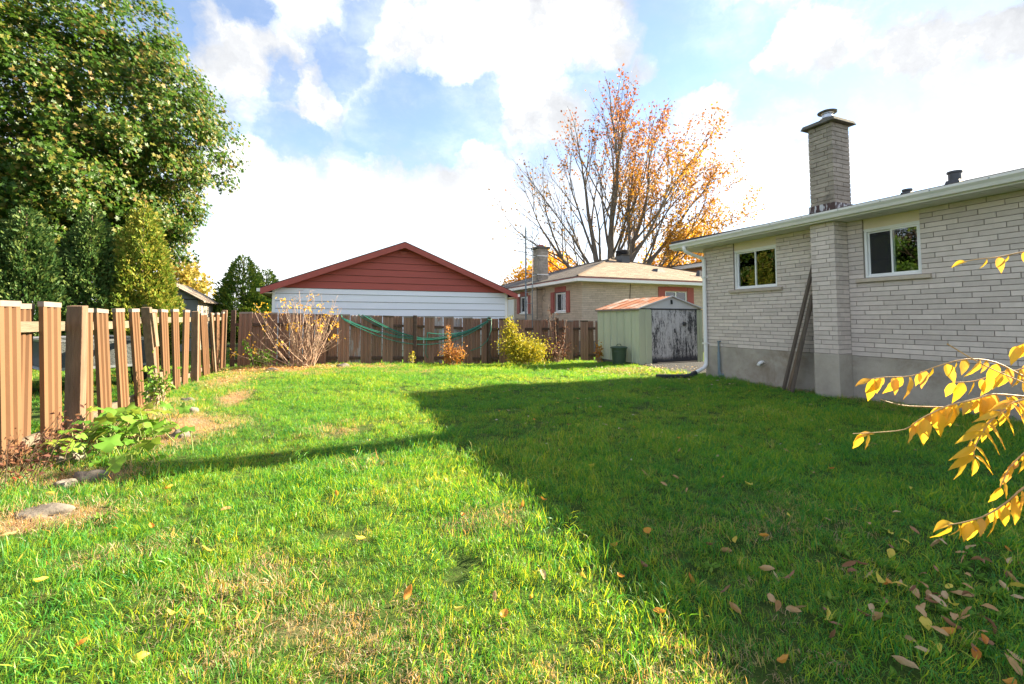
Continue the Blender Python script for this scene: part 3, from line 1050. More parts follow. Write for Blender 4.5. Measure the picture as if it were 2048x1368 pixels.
    b.lathe([(0.10, cz + .085), (0.12, cz + .10), (0.09, cz + .115), (0.085, cz + .19), (0.10, cz + .20)], cx, cy)
    b.build('flue_collar', MATS['bright_metal'], stack)
    b = MB()
    b.lathe([(0.15, cz + .205), (0.155, cz + .225), (0.10, cz + .25), (0.02, cz + .262)], cx, cy)
    b.build('rain_cap', MATS['cap_concrete'], stack)
    # windows
    for k, (a, b, z0, z1) in enumerate(WIN):
        sliding_window(a, b, z0, z1, HX, H, k == 0, SOF)
        s = MB()
        s.hexa([(HX - 0.055, a - .13, z0 - .075), (HX + .1, a - .13, z0 - .075), (HX + .1, b + .11, z0 - .075), (HX - .055, b + .11, z0 - .075)],
               [(HX - 0.055, a - .13, z0 - .015), (HX + .1, a - .13, z0 + .003), (HX + .1, b + .11, z0 + .003), (HX - .055, b + .11, z0 - .015)])
        s.build('window_sill', MATS['sill_stone'], H, bevel=0.006)
    # eaves
    EX = 8.03
    y = HY1 + 0.46
    k = 0
    while y > -1.5:
        p = MB()
        p.box(EX + 0.02, HX + 0.10, y - 0.300, y, SOF, SOF + 0.012)
        p.box(EX + 0.02, HX + 0.10, y - 0.312, y - 0.302, SOF + 0.004, SOF + 0.012)
        p.build('soffit_panel', MATS['soffit'], H)
        y -= 0.312
    b = MB()
    b.box(EX, EX + 0.02, HY0 - .5, HY1 + 0.47, SOF - 0.012, SOF + 0.135)
    b.box(EX + .02, HX2 + .5, HY1 + 0.45, HY1 + 0.47, SOF - 0.012, SOF + 0.135)
    b.box(EX + .02, HX2 + .5, HY1, HY1 + 0.449, SOF + 0.001, SOF + 0.012)
    b.build('fascia', MATS['gutter_white'], H)
    gutter_run(EX - .001, HY0 - .5, HY1 + 0.48, SOF + 0.015, SOF + 0.135, H, MATS['gutter_white'])
    g = MB()
    yy = 7.9
    while yy > -1:
        g.lathe([(0.012, 0), (0.012, 0.001)], 0, 0, 8) if False else None
        g.box(EX - .121, EX - .1165, yy - .008, yy + .008, SOF + .105, SOF + .118)
        yy -= 0.62
    g.build('gutter_spike', MATS['grey_metal'], H)
    hip_roof('roof', EX - 0.03, HX2 + 0.53, HY0 - .53, HY1 + .50, SOF + 0.165, 0.2, (MATS['shingle_dark'], MATS['shingle_dark']), H)
    # roof vents
    for (vx, vy, vt, s) in ((11.84, 5.72, 4.22, 0.8), (12.75, 5.28, 4.60, 1.1)):
        zb = SOF + 0.165 + (vx - EX) * 0.2
        b = MB()
        b.hexa([(vx - .17 * s, vy - .17 * s, zb - .05), (vx + .17 * s, vy - .17 * s, zb - .05), (vx + .17 * s, vy + .17 * s, zb - .05), (vx - .17 * s, vy + .17 * s, zb - .05)],
               [(vx - .10 * s, vy - .10 * s, zb + .2 * s), (vx + .1 * s, vy - .1 * s, zb + .2 * s), (vx + .1 * s, vy + .1 * s, zb + .2 * s), (vx - .1 * s, vy + .1 * s, zb + .2 * s)])
        b.lathe([(0.10 * s, zb + .19 * s), (0.10 * s, vt - .05), (0.12 * s, vt - .04), (0.12 * s, vt)], vx, vy, 16)
        b.build('roof_vent', MATS['dark_metal'], H)
    # downspout with elbows and brackets
    d = MB()
    path = [(EX - 0.06, 8.34, SOF + 0.03), (EX - 0.06, 8.34, SOF - 0.04), (EX - .03, 8.335, SOF - 0.09), (EX + 0.2, 8.30, SOF - 0.17), (HX - 0.085, 8.24, SOF - 0.24), (HX - 0.055, 8.235, SOF - 0.32),
            (HX - 0.055, 8.235, 0.42), (HX - 0.075, 8.22, 0.30), (HX - 0.15, 8.21, 0.22), (8.02, 8.175, 0.105)]
    d.tube(path, 0.043, 10)
    ds = d.build('downspout', MATS['white_vinyl'], H, smooth=False)
    for z in (2.35, 0.78):
        b = MB()
        b.box(HX - 0.112, HX + .004, 8.186, 8.284, z, z + 0.035)
        b.build('bracket', MATS['white_paint'], ds)
    b = MB()
    b.tube([(8.09, 8.18, 0.125), (7.92, 8.17, 0.06), (7.80, 8.21, 0.045), (7.18, 8.46, 0.045)], [0.06, 0.06, 0.055, 0.055], 10)
    b.build('spout_extension', MATS['black_plastic'], ds)
    # conduit and drain elbow on the wall
    b = MB()
    b.tube([(HX - .05, 7.86, 0.10), (HX - .05, 7.86, 0.62)], 0.032, 10)
    b.tube([(HX - .05, 7.86, 0.62), (HX - .05, 7.86, 0.86)], 0.022, 10)
    b.tube([(HX - .05, 7.86, 0.16), (HX - .05, 7.83, 0.09), (HX + .03, 7.80, 0.09)], 0.042, 10)
    b.box(HX - .07, HX + .01, 7.835, 7.885, 0.84, 0.87)
    b.build('conduit', MATS['conduit'], H)
    b = MB()
    b.tube([(HX + .02, 6.76, 0.47), (HX - .06, 6.76, 0.47), (HX - .085, 6.77, 0.46), (HX - .10, 6.80, 0.40)], 0.035, 12)
    b.build('drain_elbow', MATS['white_vinyl'], H, smooth=True)
    b = MB()
    b.lathe([(0.09, -.004), (0.085, .003)], 0, 0, 20)
    m = b.mesh('plaster_patch', MATS['concrete'])
    o = link('plaster_patch', m, H)
    o.location = (HX, 6.76, 0.47)
    o.rotation_euler = (0, -math.pi / 2, 0)
    return H


house = build_house()

# planks leaning into the corner of the chimney breast
for (y0, z0, x0, y1, z1, x1, w, lab) in (
        (6.12, 0.02, 8.26, 5.53, 2.58, 8.44, 0.10, 'longest dark plank leaning between the window and the chimney breast'),
        (5.99, 0.02, 8.22, 5.51, 2.02, 8.40, 0.10, 'weathered middle plank leaning against the chimney breast'),
        (5.84, 0.02, 8.10, 5.51, 1.80, 8.26, 0.10, 'short dark plank leaning outermost against the chimney breast')):
    b = MB()
    a, c = Vector((x0, y0, z0)), Vector((x1, y1, z1))
    t = (c - a).normalized()
    side = Vector((0.55, 0.8, 0)).normalized()
    side = (side - t * side.dot(t)).normalized()
    nn = t.cross(side)
    ring = lambda p: [p + side * w / 2 + nn * .019, p - side * w / 2 + nn * .019, p - side * w / 2 - nn * .019, p + side * w / 2 - nn * .019]
    b.hexa(ring(a), ring(c))
    tag(b.build('plank', MATS['plank_dark'] if 'middle' not in lab else MATS['weathered_wood'], bevel=0.004), lab, 'plank', 'planks leaning on the house')

# asphalt pad between the bungalow and the shed
b = MB()
b.prism([(8.25, 8.75, -0.06), (12.0, 8.6, -0.06), (12.0, 11.1, -0.06), (9.0, 11.15, -0.06), (8.75, 10.6, -0.06)], (0, 0, 0.085))
tag(b.build('asphalt_pad', MATS['asphalt'], bevel=0.02), kind='structure')


# ------------------------------------------------------------------ metal garden shed
def build_shed():
    X0, X1, Y0, Y1 = 8.90, 11.42, 11.22, 13.46
    ZB, ZT, ZP = 0.0, 1.71, 2.09
    S = thing('garden_shed', ((X0 + X1) / 2, (Y0 + Y1) / 2, -0.1), 'pale green metal garden shed with peeling grey doors and rusty roof', 'shed')
    b = MB()
    b.box(X0 - .01, X1 + .01, Y0 + .005, Y1 + .01, -0.30, 0.035)
    b.build('base_frame', MATS['shed_frame'], S)
    b = MB()
    b.box(X0 + .038, X0 + .05, Y0 + .04, Y1 - .04, 0.03, ZT - .01)
    b.build('seam_backing', MATS['shed_frame'], S)  # dark sheet added behind the panels to put shade in their gaps
    # side wall panels with ribs (towards the lawn), and the other two walls
    n = 6
    w = (Y1 - Y0) / n
    for k in range(n):
        a = Y0 + k * w
        p = MB()
        prof = [(0, 0.012), (0, w * .07), (.022, w * .10), (.022, w * .47), (.010, w * .49), (.010, w * .53), (.022, w * .55), (.022, w * .92), (0, w * .95), (0, w - .010)]
        pts = [(X0 + q[0], a + q[1], 0.03) for q in prof] + [(X0 + .036, a + w - .010, .03), (X0 + .036, a + .012, .03)]
        p.prism(pts, (0, 0, ZT - 0.03))
        p.build('wall_panel', MATS['shed_green'], S)
    p = MB()
    p.box(X1 - .03, X1, Y0 + .04, Y1, 0.03, ZT)
    p.box(X0 + .052, X1 - .032, Y1 - .03, Y1, 0.03, ZT)
    p.build('back_wall', MATS['shed_green'], S)
    # front
    for (a, c) in ((X0 + .001, X0 + .47), (11.20, X1)):
        p = MB()
        yy = Y0 - .002
        m = (a + c) / 2
        prof = [(a, yy), (m - .03, yy), (m - .02, yy + .012), (m + .02, yy + .012), (m + .03, yy), (c, yy), (c, yy + .03), (a, yy + .03)]
        p.prism([(q[0], q[1], 0.0) for q in prof], (0, 0, ZT - .03))
        p.build('front_panel', MATS['shed_green'], S)
    dm = 10.33
    for (a, c) in ((X0 + .475, dm - .004), (dm + .004, 11.195)):
        p = MB()
        p.box(a, c, Y0 + .004, Y0 + .034, 0.055, ZT - .045)
        d = p.build('door', MATS['peeling_paint'], S)
        q = MB()
        if a < 10:
            q.box(c - .07, c - .03, Y0 - .012, Y0 + .003, 0.95, 1.08)
            q.build('handle', MATS['dark_metal'], d)
        else:
            q.tube([(a + .33, Y0 - .05, 1.23), (a + .33, Y0 + .006, 1.23)], [0.055, 0.075], 14)
            q.build('latch', MATS['dark_metal'], d)
    p = MB()
    p.box(X0 + .44, 11.22, Y0 - .012, Y0 + .03, ZT - .04, ZT - .001)
    p.build('door_track', MATS['dark_metal'], S)
    p = MB()
    p.box(X0 + .62, 11.10, Y0 - .10, Y0 - .01, -0.06, 0.045)
    p.build('door_sill', MATS['peeling_paint'], S)
    xm = (X0 + X1) / 2
    p = MB()
    p.prism([(X0 + .02, Y0 - .006, ZT), (X1 - .02, Y0 - .006, ZT), (xm, Y0 - .006, ZP - .015)], (0, 0.03, 0))
    g = p.build('gable', MATS['shed_gable'], S)
    p = MB()
    p.tube([(xm + .0, Y0 - .014, ZT + .14), (xm - .012, Y0 - .014, ZT + .27)], 0.036, 10)
    p.build('vent_slot', MATS['black_plastic'], g)
    p = MB()
    p.prism([(X0 + .02, Y1 - .03, ZT), (X1 - .02, Y1 - .03, ZT), (xm, Y1 - .03, ZP - .015)], (0, 0.03, 0))
    p.build('gable', MATS['shed_gable'], S)
    for s, xe in ((-1, X0 - .05), (1, X1 + .05)):
        sl = (ZP - ZT) / (xm - X0)
        ze = ZT - .05 * sl
        k = 5
        for i in range(k):
            ya, yb = Y0 - .05 + (Y1 - Y0 + .12) * i / k, Y0 - .05 + (Y1 - Y0 + .12) * (i + 1) / k
            p = MB()
            p.hexa([(xe, ya, ze), (xm, ya, ZP), (xm, yb - .004, ZP), (xe, yb - .004, ze)], [(xe, ya, ze + .012), (xm, ya, ZP + .012), (xm, yb - .004, ZP + .012), (xe, yb - .004, ze + .012)])
            p.hexa([(xe, yb - .03, ze + .012), (xm, yb - .03, ZP + .012), (xm, yb - .005, ZP + .012), (xe, yb - .005, ze + .012)], [(xe, yb - .025, ze + .03), (xm, yb - .025, ZP + .03), (xm, yb - .012, ZP + .03), (xe, yb - .012, ze + .03)])
            p.build('roof_sheet', MATS['rusty_roof'], S)
        p = MB()
        p.hexa([(xe, Y0 - .06, ze - .012), (xm + s * .001, Y0 - .06, ZP - .012), (xm + s * .001, Y0 - .052, ZP - .012), (xe, Y0 - .052, ze - .012)],
               [(xe, Y0 - .06, ze + .028), (xm + s * .001, Y0 - .06, ZP + .028), (xm + s * .001, Y0 - .052, ZP + .028), (xe, Y0 - .052, ze + .028)])
        p.build('roof_trim', MATS['shed_gable'], S)
    p = MB()
    p.box(X0 - .062, X0 - .052, Y0 - .05, Y1 + .06, ZT - .06, ZT - .005)
    p.build('eave_trim', MATS['slat_cap'], S)
    return S


shed = build_shed()


def build_bin():
    cx, cy = 8.52, 11.72
    z = gz(cx, cy) - 0.01
    B = thing('garbage_can', (cx, cy, z), 'dark green plastic garbage can with lid beside the shed wall', 'garbage can')
    b = MB()
    b.lathe([(0.185, z), (0.195, z + .01), (0.232, z + .50), (0.236, z + .505), (0.246, z + .51), (0.246, z + .53), (0.238, z + .535)], cx, cy, 28)
    b.build('body', MATS['bin_green'], B, smooth=False)
    b = MB()
    b.lathe([(0.256, z + .522), (0.262, z + .53), (0.262, z + .555), (0.22, z + .575), (0.10, z + .592), (0.02, z + .595)], cx, cy, 28)
    lid = b.build('lid', MATS['bin_green'], B)
    b = MB()
    b.tube([(cx - .08, cy, z + .585), (cx - .07, cy, z + .63), (cx - .04, cy, z + .645), (cx + .04, cy, z + .645), (cx + .07, cy, z + .63), (cx + .08, cy, z + .585)], 0.011, 8)
    b.build('lid_handle', MATS['bin_green'], lid)
    for a in (0.6, 0.6 + math.pi):
        b = MB()
        px, py = cx + math.cos(a) * .24, cy + math.sin(a) * .24
        t = Vector((-math.sin(a), math.cos(a), 0)) * .06
        o = Vector((math.cos(a), math.sin(a), 0)) * .05
        c = Vector((px, py, z + .43))
        b.tube([c - t, c - t + o, c + t + o, c + t], 0.012, 8)
        b.build('side_handle', MATS['bin_green'], B)


build_bin()


# ------------------------------------------------------------------ garage behind the back fence
def build_garage():
    Y0, Y1 = 16.5, 23.5
    X0, X1 = -1.39, 6.70
    ZW = 2.41
    xm = 2.72
    rise = (4.02 - 2.42) / (xm - X0 + .0)
    G = thing('garage', (xm, 20, 0), 'low garage with white lap siding and red gable behind the fence', 'garage')
    b = MB()
    b.box(X0 + .02, X1 - .02, Y0 + .03, Y1, -0.3, ZW)
    b.prism([(X0 + .02, Y0 + .03, ZW), (X1 - .02, Y0 + .03, ZW), (xm, Y0 + .03, ZW + rise * (xm - X0) - .02)], (0, Y1 - Y0 - .03, 0))
    b.build('wall', MATS['shed_frame'], G)  # dark backing shows in the board gaps, painting in their shadow lines
    # lap siding, each board a wedge with a shadow line
    z, r = 0.02, 0.245
    while z < ZW - 0.05:
        t = min(z + r, ZW)
        b = MB()
        b.prism([(X0, Y0 - .022, z), (X0, Y0 + .028, z), (X0, Y0 + .028, t - .014), (X0, Y0 + .006, t - .014)], (X1 - X0, 0, 0))
        b.build('siding_board', MATS['white_siding'], G)
        z += r
    z = ZW + .002
    r = 0.238
    zp = ZW + rise * (xm - X0)
    while z < zp - .06:
        t = min(z + r, zp - .03)
        f = lambda zz: (zz - ZW) / rise
        xa, xb = X0 - .02 + f(z), X1 + .02 - f(z) * (X1 - xm) / (xm - X0)
        xc, xd = X0 - .02 + f(t), X1 + .02 - f(t) * (X1 - xm) / (xm - X0)
        b = MB()
        b.hexa([(xa, Y0 - .028, z), (xb, Y0 - .028, z), (xb, Y0 + .028, z), (xa, Y0 + .028, z)], [(xc, Y0 + .0, t - .012), (xd, Y0 + .0, t - .012), (xd, Y0 + .028, t - .012), (xc, Y0 + .028, t - .012)])
        b.build('gable_board', MATS['red_siding'], G)
        z += r
    for x in (X0, X1):
        b = MB()
        b.box(x - .045, x + .045, Y0 - .03, Y0 + .06, -.2, ZW - .004)
        b.build('corner_trim', MATS['white_paint'], G)
    # roof with rake boards
    ov = 0.36
    for s, xe in ((-1, X0 - ov), (1, X1 + ov)):
        ze = ZW - .0 + .06 - ov * rise * (1 if s < 0 else 1)
        zr = zp + .06
        b = MB()
        b.hexa([(xe, Y0 - .30, ze + .0), (xm, Y0 - .30, zr), (xm, Y1 + .3, zr), (xe, Y1 + .3, ze)], [(xe, Y0 - .32, ze + .05), (xm, Y0 - .32, zr + .05), (xm, Y1 + .32, zr + .05), (xe, Y1 + .32, ze + .05)])
        b.build('roof_slope', MATS['shingle_dark'], G)
        b = MB()
        b.hexa([(xe, Y0 - .33, ze - .17), (xm, Y0 - .33, zr - .17), (xm, Y0 - .305, zr - .17), (xe, Y0 - .305, ze - .17)], [(xe, Y0 - .33, ze + .02), (xm, Y0 - .33, zr + .02), (xm, Y0 - .305, zr + .02), (xe, Y0 - .305, ze + .02)])
        b.build('rake_board', MATS['red_trim'], G)
        b = MB()
        b.hexa([(xe, Y0 - .30, ze - .04), (xm, Y0 - .30, zr - .04), (xm, Y0 - .01, zr - .04), (xe, Y0 - .01, ze - .04)], [(xe, Y0 - .30, ze - .02), (xm, Y0 - .30, zr - .02), (xm, Y0 - .01, zr - .02), (xe, Y0 - .01, ze - .02)])
        b.build('rake_soffit', MATS['red_trim'], G)
        b = MB()
        a = min(X0, xe) if s < 0 else X1 + .05
        b.box(min(xe, xe - s * ov) + .01, max(xe, xe - s * ov) - .01, Y0 - .29, Y1 + .2, ze - .13, ze - .11)
        b.build('soffit', MATS['cream_panel'], G)
        b = MB()
        b.box(xe + (0 if s < 0 else -.02) - .0, xe + (.02 if s < 0 else 0), Y0 - .30, Y1 + .3, ze - .15, ze + .01)
        b.build('fascia', MATS['red_trim'], G)
        b = MB()
        b.box(xe - .10 if s < 0 else xe + .001, xe - .001 if s < 0 else xe + .10, Y0 - .31, Y1 + .3, ze - .08, ze + .02)
        b.build('gutter', MATS['white_paint'], G)
    b = MB()
    b.box(xm - .12, xm + .12, Y0 - .04, Y0 - .01, zp - .32, zp - .20)
    b.build('gable_vent', MATS['red_trim'], G)


build_garage()


# ------------------------------------------------------------------ neighbour's bungalow
def build_neighbour():
    X0, Y0 = 10.40, 16.90
    X1, Y1 = 20.6, 31.0
    SF = 3.0
    N = thing('neighbour_bungalow', (15, 23, 0), 'tan brick bungalow with red shutters and tan shingle hip roof', 'house')
    w = MB()
    wy = [(18.28, 19.35, 1.72, 2.66), (22.44, 23.5, 1.72, 2.66)]
    wx = (14.95, 16.25, 2.02, 2.72)
    xo = X0 + .012
    for i, (a, c) in enumerate(((Y0 + .22, wy[0][0]), (wy[0][1], wy[1][0]), (wy[1][1], Y1))):
        w.box(xo, X0 + .2, a, c, -.2, SF)
    for q in wy:
        w.box(xo, X0 + .2, q[0], q[1], -.2, q[2])
        w.box(xo, X0 + .2, q[0], q[1], q[3], SF)
    yo = Y0 + .012
    w.box(xo, wx[0], yo, Y0 + .22, -.2, SF)
    w.box(wx[1], X1, yo, Y0 + .22, -.2, SF)
    w.box(wx[0], wx[1], yo, Y0 + .22, -.2, wx[2])
    w.box(wx[0], wx[1], yo, Y0 + .22, wx[3], SF)
    w.box(X1 - .2, X1, Y0 + .22, Y1, -.2, SF)
    w.box(X0 + .2, X1 - .2, Y1 - .2, Y1, -.2, SF)
    wall = w.build('wall', MATS['mortar'], N)
    i = MB()
    i.box(X0 + 1.4, X1 - .3, Y0 + 1.4, Y1 - .3, 0, SF - .2)
    i.build('interior_partition', MATS['interior'], N)
    # breast on the left wall
    p = MB()
    p.box(X0 - .30, X0 + .011, 20.75, 21.45, -.2, SF)
    breast = p.build('chimney_breast', MATS['mortar'], N)
    B = Bricks()
    B.face_x(X0, 'wall', courses(Y0 + .0, Y1, 0.45, SF, [(q[0], q[1], q[2], q[3] + .0) for q in wy] + [(20.75, 21.45, 0, 9)], seed=11))
    B.face_y(Y0, 'wall', courses(X0 + .06, X1, 0.45, SF, [wx], seed=12))
    B.face_x(X0 - .313, 'breast', courses(20.75, 21.45, 0.45, SF, seed=13))
    B.face_y(20.75 - .013, 'breast', courses(X0 - .25, X0, 0.45, SF, L=.25, seed=14))
    cs = MB()
    cs.box(10.22, 10.78, 20.80, 21.40, 2.9, 5.02)
    stack = cs.build('chimney', MATS['mortar'], N)
    B.face_x(10.207, 'stack', courses(20.80, 21.40, 3.35, 5.02, seed=15))
    B.face_y(20.787, 'stack', courses(10.26, 10.78, 3.35, 5.02, seed=16))
    B.emit({'wall': wall, 'breast': breast, 'stack': stack}, {'wall': MATS['nb_brick'], 'breast': MATS['nb_brick'], 'stack': MATS['chimney_brick']}, 0, lambda it: True)
    c = MB()
    c.box(10.13, 10.87, 20.71, 21.49, 5.02, 5.12)
    c.build('chimney_cap', MATS['cap_concrete'], stack)
    c = MB()
    c.box(10.38, 10.62, 20.98, 21.22, 5.12, 5.24)
    c.build('flue_liner', MATS['red_trim'], stack)
    for z in (4.62, 3.66):
        c = MB()
        c.box(10.19, 10.80, 20.77, 21.42, z, z + .035)
        c.build('strap', MATS['white_paint'], stack)
    c = MB()
    c.box(10.17, 10.80, 20.75, 21.44, 3.12, 3.36)
    c.build('flashing', MATS['dark_metal'], stack)
    # windows, shutters
    for q in wy:
        sliding_window(q[0] + .04, q[1] - .04, q[2] + .03, q[3] - .03, X0, N, False, None)
        b = MB()
        b.box(X0 - .03, X0 + .05, q[0] - .02, q[1] + .02, q[2] - .05, q[2] + .02)
        b.build('window_sill', MATS['white_paint'], N)
        b = MB()
        b.box(X0 - .02, X0 + .03, q[0], q[1], q[3], SF - .09)
        b.build('header_panel', MATS['red_trim'], N)
        for (a, c) in ((q[0] - .36, q[0] - .03), (q[1] + .03, q[1] + .40)):
            b = MB()
            b.box(X0 - .035, X0 - .002, a, c, q[2] - .03, q[3] + .03)
            b.box(X0 - .045, X0 - .035, a + .04, c - .04, q[2] + .03, (q[2] + q[3]) / 2 - .03)
            b.box(X0 - .045, X0 - .035, a + .04, c - .04, (q[2] + q[3]) / 2 + .03, q[3] - .03)
            b.build('shutter', MATS['red_trim'], N)
    q = wx
    b = MB()
    t = .05
    for (a, c, z0, z1) in ((q[0], q[1], q[2], q[2] + t), (q[0], q[1], q[3] - t, q[3]), (q[0], q[0] + t, q[2] + t, q[3] - t), (q[1] - t, q[1], q[2] + t, q[3] - t), ((q[0] + q[1]) / 2 - .03, (q[0] + q[1]) / 2 + .03, q[2] + t, q[3] - t)):
        b.box(a, c, Y0 + .02, Y0 + .10, z0, z1)
    win = b.build('window', MATS['white_vinyl'], N)
    b = MB()
    b.box(q[0] + t, q[1] - t, Y0 + .05, Y0 + .056, q[2] + t, q[3] - t)
    b.build('pane', MATS['glass'], win)
    b = MB()
    b.box(q[0], q[1], Y0 - .02, Y0 + .03, q[3], SF - .08)
    b.build('header_panel', MATS['red_trim'], N)
    for (a, c) in ((q[0] - .42, q[0] - .03), (q[1] + .03, q[1] + .42)):
        b = MB()
        b.box(a, c, Y0 - .035, Y0 - .002, q[2] - .08, SF - .1)
        b.build('shutter', MATS['red_trim'], N)
    # white side door further along the left wall
    b = MB()
    b.box(X0 - .02, X0 + .03, 24.35, 25.25, .45, 2.55)
    d = b.build('door', MATS['white_paint'], N)
    b = MB()
    b.box(X0 - .03, X0 + .02, 24.25, 24.35, .45, 2.65)
    b.box(X0 - .03, X0 + .02, 25.25, 25.35, .45, 2.65)
    b.box(X0 - .03, X0 + .02, 24.35, 25.25, 2.55, 2.65)
    b.build('door_frame', MATS['cream_panel'], N)
    # eaves: white gutter over soffit, thin red drip line, hip roof
    e = 0.42
    b = MB()
    b.box(X0 - e, X1 + e, Y0 - e, Y1 + e, SF, SF + .03)
    b.build('soffit', MATS['soffit'], N)
    for (a, c, d_, f) in ((X0 - e - .11, X0 - e - .001, Y0 - e - .11, Y1 + e), (X0 - e, X1 + e, Y0 - e - .11, Y0 - e - .001)):
        b = MB()
        b.box(a, c, d_, f, SF - .01, SF + .125)
        b.build('gutter', MATS['white_paint'], N)
    b = MB()
    b.box(X0 - e - .12, X1 + e + .12, Y0 - e - .12, Y1 + e + .12, SF + .127, SF + .155)
    b.build('drip_edge', MATS['red_trim'], N)
    hip_roof('roof', X0 - e - .10, X1 + e + .10, Y0 - e - .10, Y1 + e + .10, SF + .20, 0.30, (MATS['shingle_shaded'], MATS['shingle_tan']), N)  # side slopes take the darker copy, shade painted in
    # roof furniture
    b = MB()
    vx, vy = 15.65, 21.05
    vz = SF + .2 + 0.30 * (vy - (Y0 - e - .1))
    b.box(vx - .26, vx + .26, vy - .26, vy + .26, vz - .15, vz + .38)
    v = b.build('roof_vent', MATS['dark_metal'], N)
    for k in range(4):
        b = MB()
        b.lathe([(.40, vz + .38 + k * .075), (.42, vz + .395 + k * .075), (.34, vz + .43 + k * .075), (.30, vz + .455 + k * .075)], vx, vy, 20)
        b.build('louver', MATS['dark_metal'], v)
    for (vx, vy, w_, h_) in ((16.0, 18.6, .30, .13), (17.9, 17.7, .14, .30)):
        vz = SF + .2 + 0.30 * (vy - (Y0 - e - .1))
        b = MB()
        b.hexa([(vx - w_, vy - w_, vz - .12), (vx + w_, vy - w_, vz - .12), (vx + w_, vy + w_, vz + .0), (vx - w_, vy + w_, vz + .0)],
               [(vx - w_ * .5, vy - w_ * .6, vz + h_ - .02), (vx + w_ * .5, vy - w_ * .6, vz + h_ - .02), (vx + w_ * .5, vy + w_ * .5, vz + h_), (vx - w_ * .5, vy + w_ * .5, vz + h_)])
        b.build('roof_vent', MATS['dark_metal'], N)
    b = MB()
    b.tube([(12.9, Y0 - .02, .4), (12.9, Y0 - .02, 2.3), (12.95, Y0 - .02, SF)], .012, 6)
    b.build('cable', MATS['rubber'], N)


build_neighbour()


def build_far_house():
    F = thing('brown_brick_house', (28, 24, 0), 'brown brick house with white eaves behind the tan shingle roof', 'house')
    x0, x1, y0, y1, s = 24.0, 33.0, 20.5, 25.3, 4.95
    b = MB()
    b.box(x0, x1, y0, y1, -.3, s)
    b.build('wall', MATS['brown_brick'], F)
    b = MB()
    b.box(x0 - .5, x1 + .5, y0 - .5, y1 + .5, s, s + .28)
    b.build('fascia', MATS['white_paint'], F)
    hip_roof('roof', x0 - .55, x1 + .55, y0 - 3.0, y1 + 3.0, s + .30, .12, (MATS['shingle_dark'],) * 2, F)


def build_grey_shed():
    X1, X0, Y0, Y1 = -4.95, -7.3, 23.7, 27.2
    S = thing('grey_board_shed', (-6.1, 25.4, 0), 'small grey board shed with side wall coloured as sunlit beyond the cedars', 'shed')
    xm = (X0 + X1) / 2
    zt, zp = 2.25, 2.95
    b = MB()
    b.box(X0, X1 - .02, Y0 + .02, Y1, -.2, zt)
    b.prism([(X0, Y0 + .02, zt), (X1, Y0 + .02, zt), (xm, Y0 + .02, zp)], (0, Y1 - Y0, 0))
    b.build('wall', MATS['grey_siding'], S)
    n = 6
    for k in range(n):
        a = X0 + (X1 - X0) * k / n
        b = MB()
        b.box(a + .006, a + (X1 - X0) / n - .006, Y0, Y0 + .02, -.1, zt - .03)
        b.build('wall_board', MATS['grey_siding'], S)
    b = MB()
    b.box(X0, X1, Y0 - .02, Y0 + .02, zt - .028, zt + .02)
    b.build('trim', MATS['shed_frame'], S)
    b = MB()
    b.box(X1 - .018, X1 + .01, Y0 + .03, Y1, -.1, zt - .002)
    b.build('side_wall', MATS['sunlit_siding'], S)  # sunlit look put into the wall colour
    for s in (-1, 1):
        xe = xm + s * ((X1 - X0) / 2 + .28)
        ze = zt + .04 - .28 * (zp - zt) / ((X1 - X0) / 2)
        b = MB()
        b.hexa([(xe, Y0 - .25, ze), (xm, Y0 - .25, zp + .04), (xm, Y1 + .2, zp + .04), (xe, Y1 + .2, ze)], [(xe, Y0 - .27, ze + .06), (xm, Y0 - .27, zp + .10), (xm, Y1 + .2, zp + .10), (xe, Y1 + .2, ze + .06)])
        o = b.build('roof_slope', MATS['clay_flue'], S)


build_far_house()
build_grey_shed()


# ------------------------------------------------------------------ antenna tower by the neighbour's chimney
def build_antenna():
    cx, cy = 9.62, 20.75
    zt = 6.05
    A = thing('antenna_tower', (cx, cy, 0), 'triangular lattice antenna tower strapped beside the brick chimney', 'antenna tower')
    legs = [(cx - .19, cy - .10), (cx + .19, cy - .10), (cx, cy + .22)]
    for (x, y) in legs:
        b = MB()
        b.tube([(x, y, -.2), (x, y, zt)], .021, 8)
        b.build('mast_leg', MATS['conduit'], A)
    z = .5
    while z < zt:
        b = MB()
        for i in range(3):
            p, q = legs[i], legs[(i + 1) % 3]
            b.tube([(p[0], p[1], z), (q[0], q[1], z)], .011, 6)
        b.build('rung', MATS['grey_metal'], A)
        z += .56
    for (z, x2, y2) in ((4.63, 10.3, 20.95), (3.68, 10.3, 20.95)):
        b = MB()
        b.tube([(legs[0][0], legs[0][1], z), (x2, y2, z)], .02, 6)
        b.build('wall_bracket', MATS['dark_metal'], A)
    for pts in ([(cx - .19, cy - .1, 5.35), (cx - .75, cy - .35, 5.36)], [(cx + .19, cy - .1, 5.2), (cx + .5, cy - .2, 5.75), (cx + .42, cy - .2, 6.1)], [(cx - .1, cy - .1, 4.72), (cx - .7, cy - .3, 4.75)]):
        b = MB()
        b.tube(pts, .016, 6)
        b.build('antenna_arm', MATS['dark_metal'], A)
    b = MB()
    b.tube([(cx + .19, cy - .1, 2.85), (cx + 1.05, cy - .5, 2.92)], .014, 6)
    ring = [(cx + .75 + .13 * math.cos(k * math.pi / 8), cy - .38, 2.45 + .15 * math.sin(k * math.pi / 8)) for k in range(17)]
    b.tube(ring, .008, 5)
    b.tube([(cx + .75, cy - .38, 2.6), (cx + .78, cy - .38, 2.88)], .008, 5)
    b.build('plant_hook', MATS['dark_metal'], A)


build_antenna()


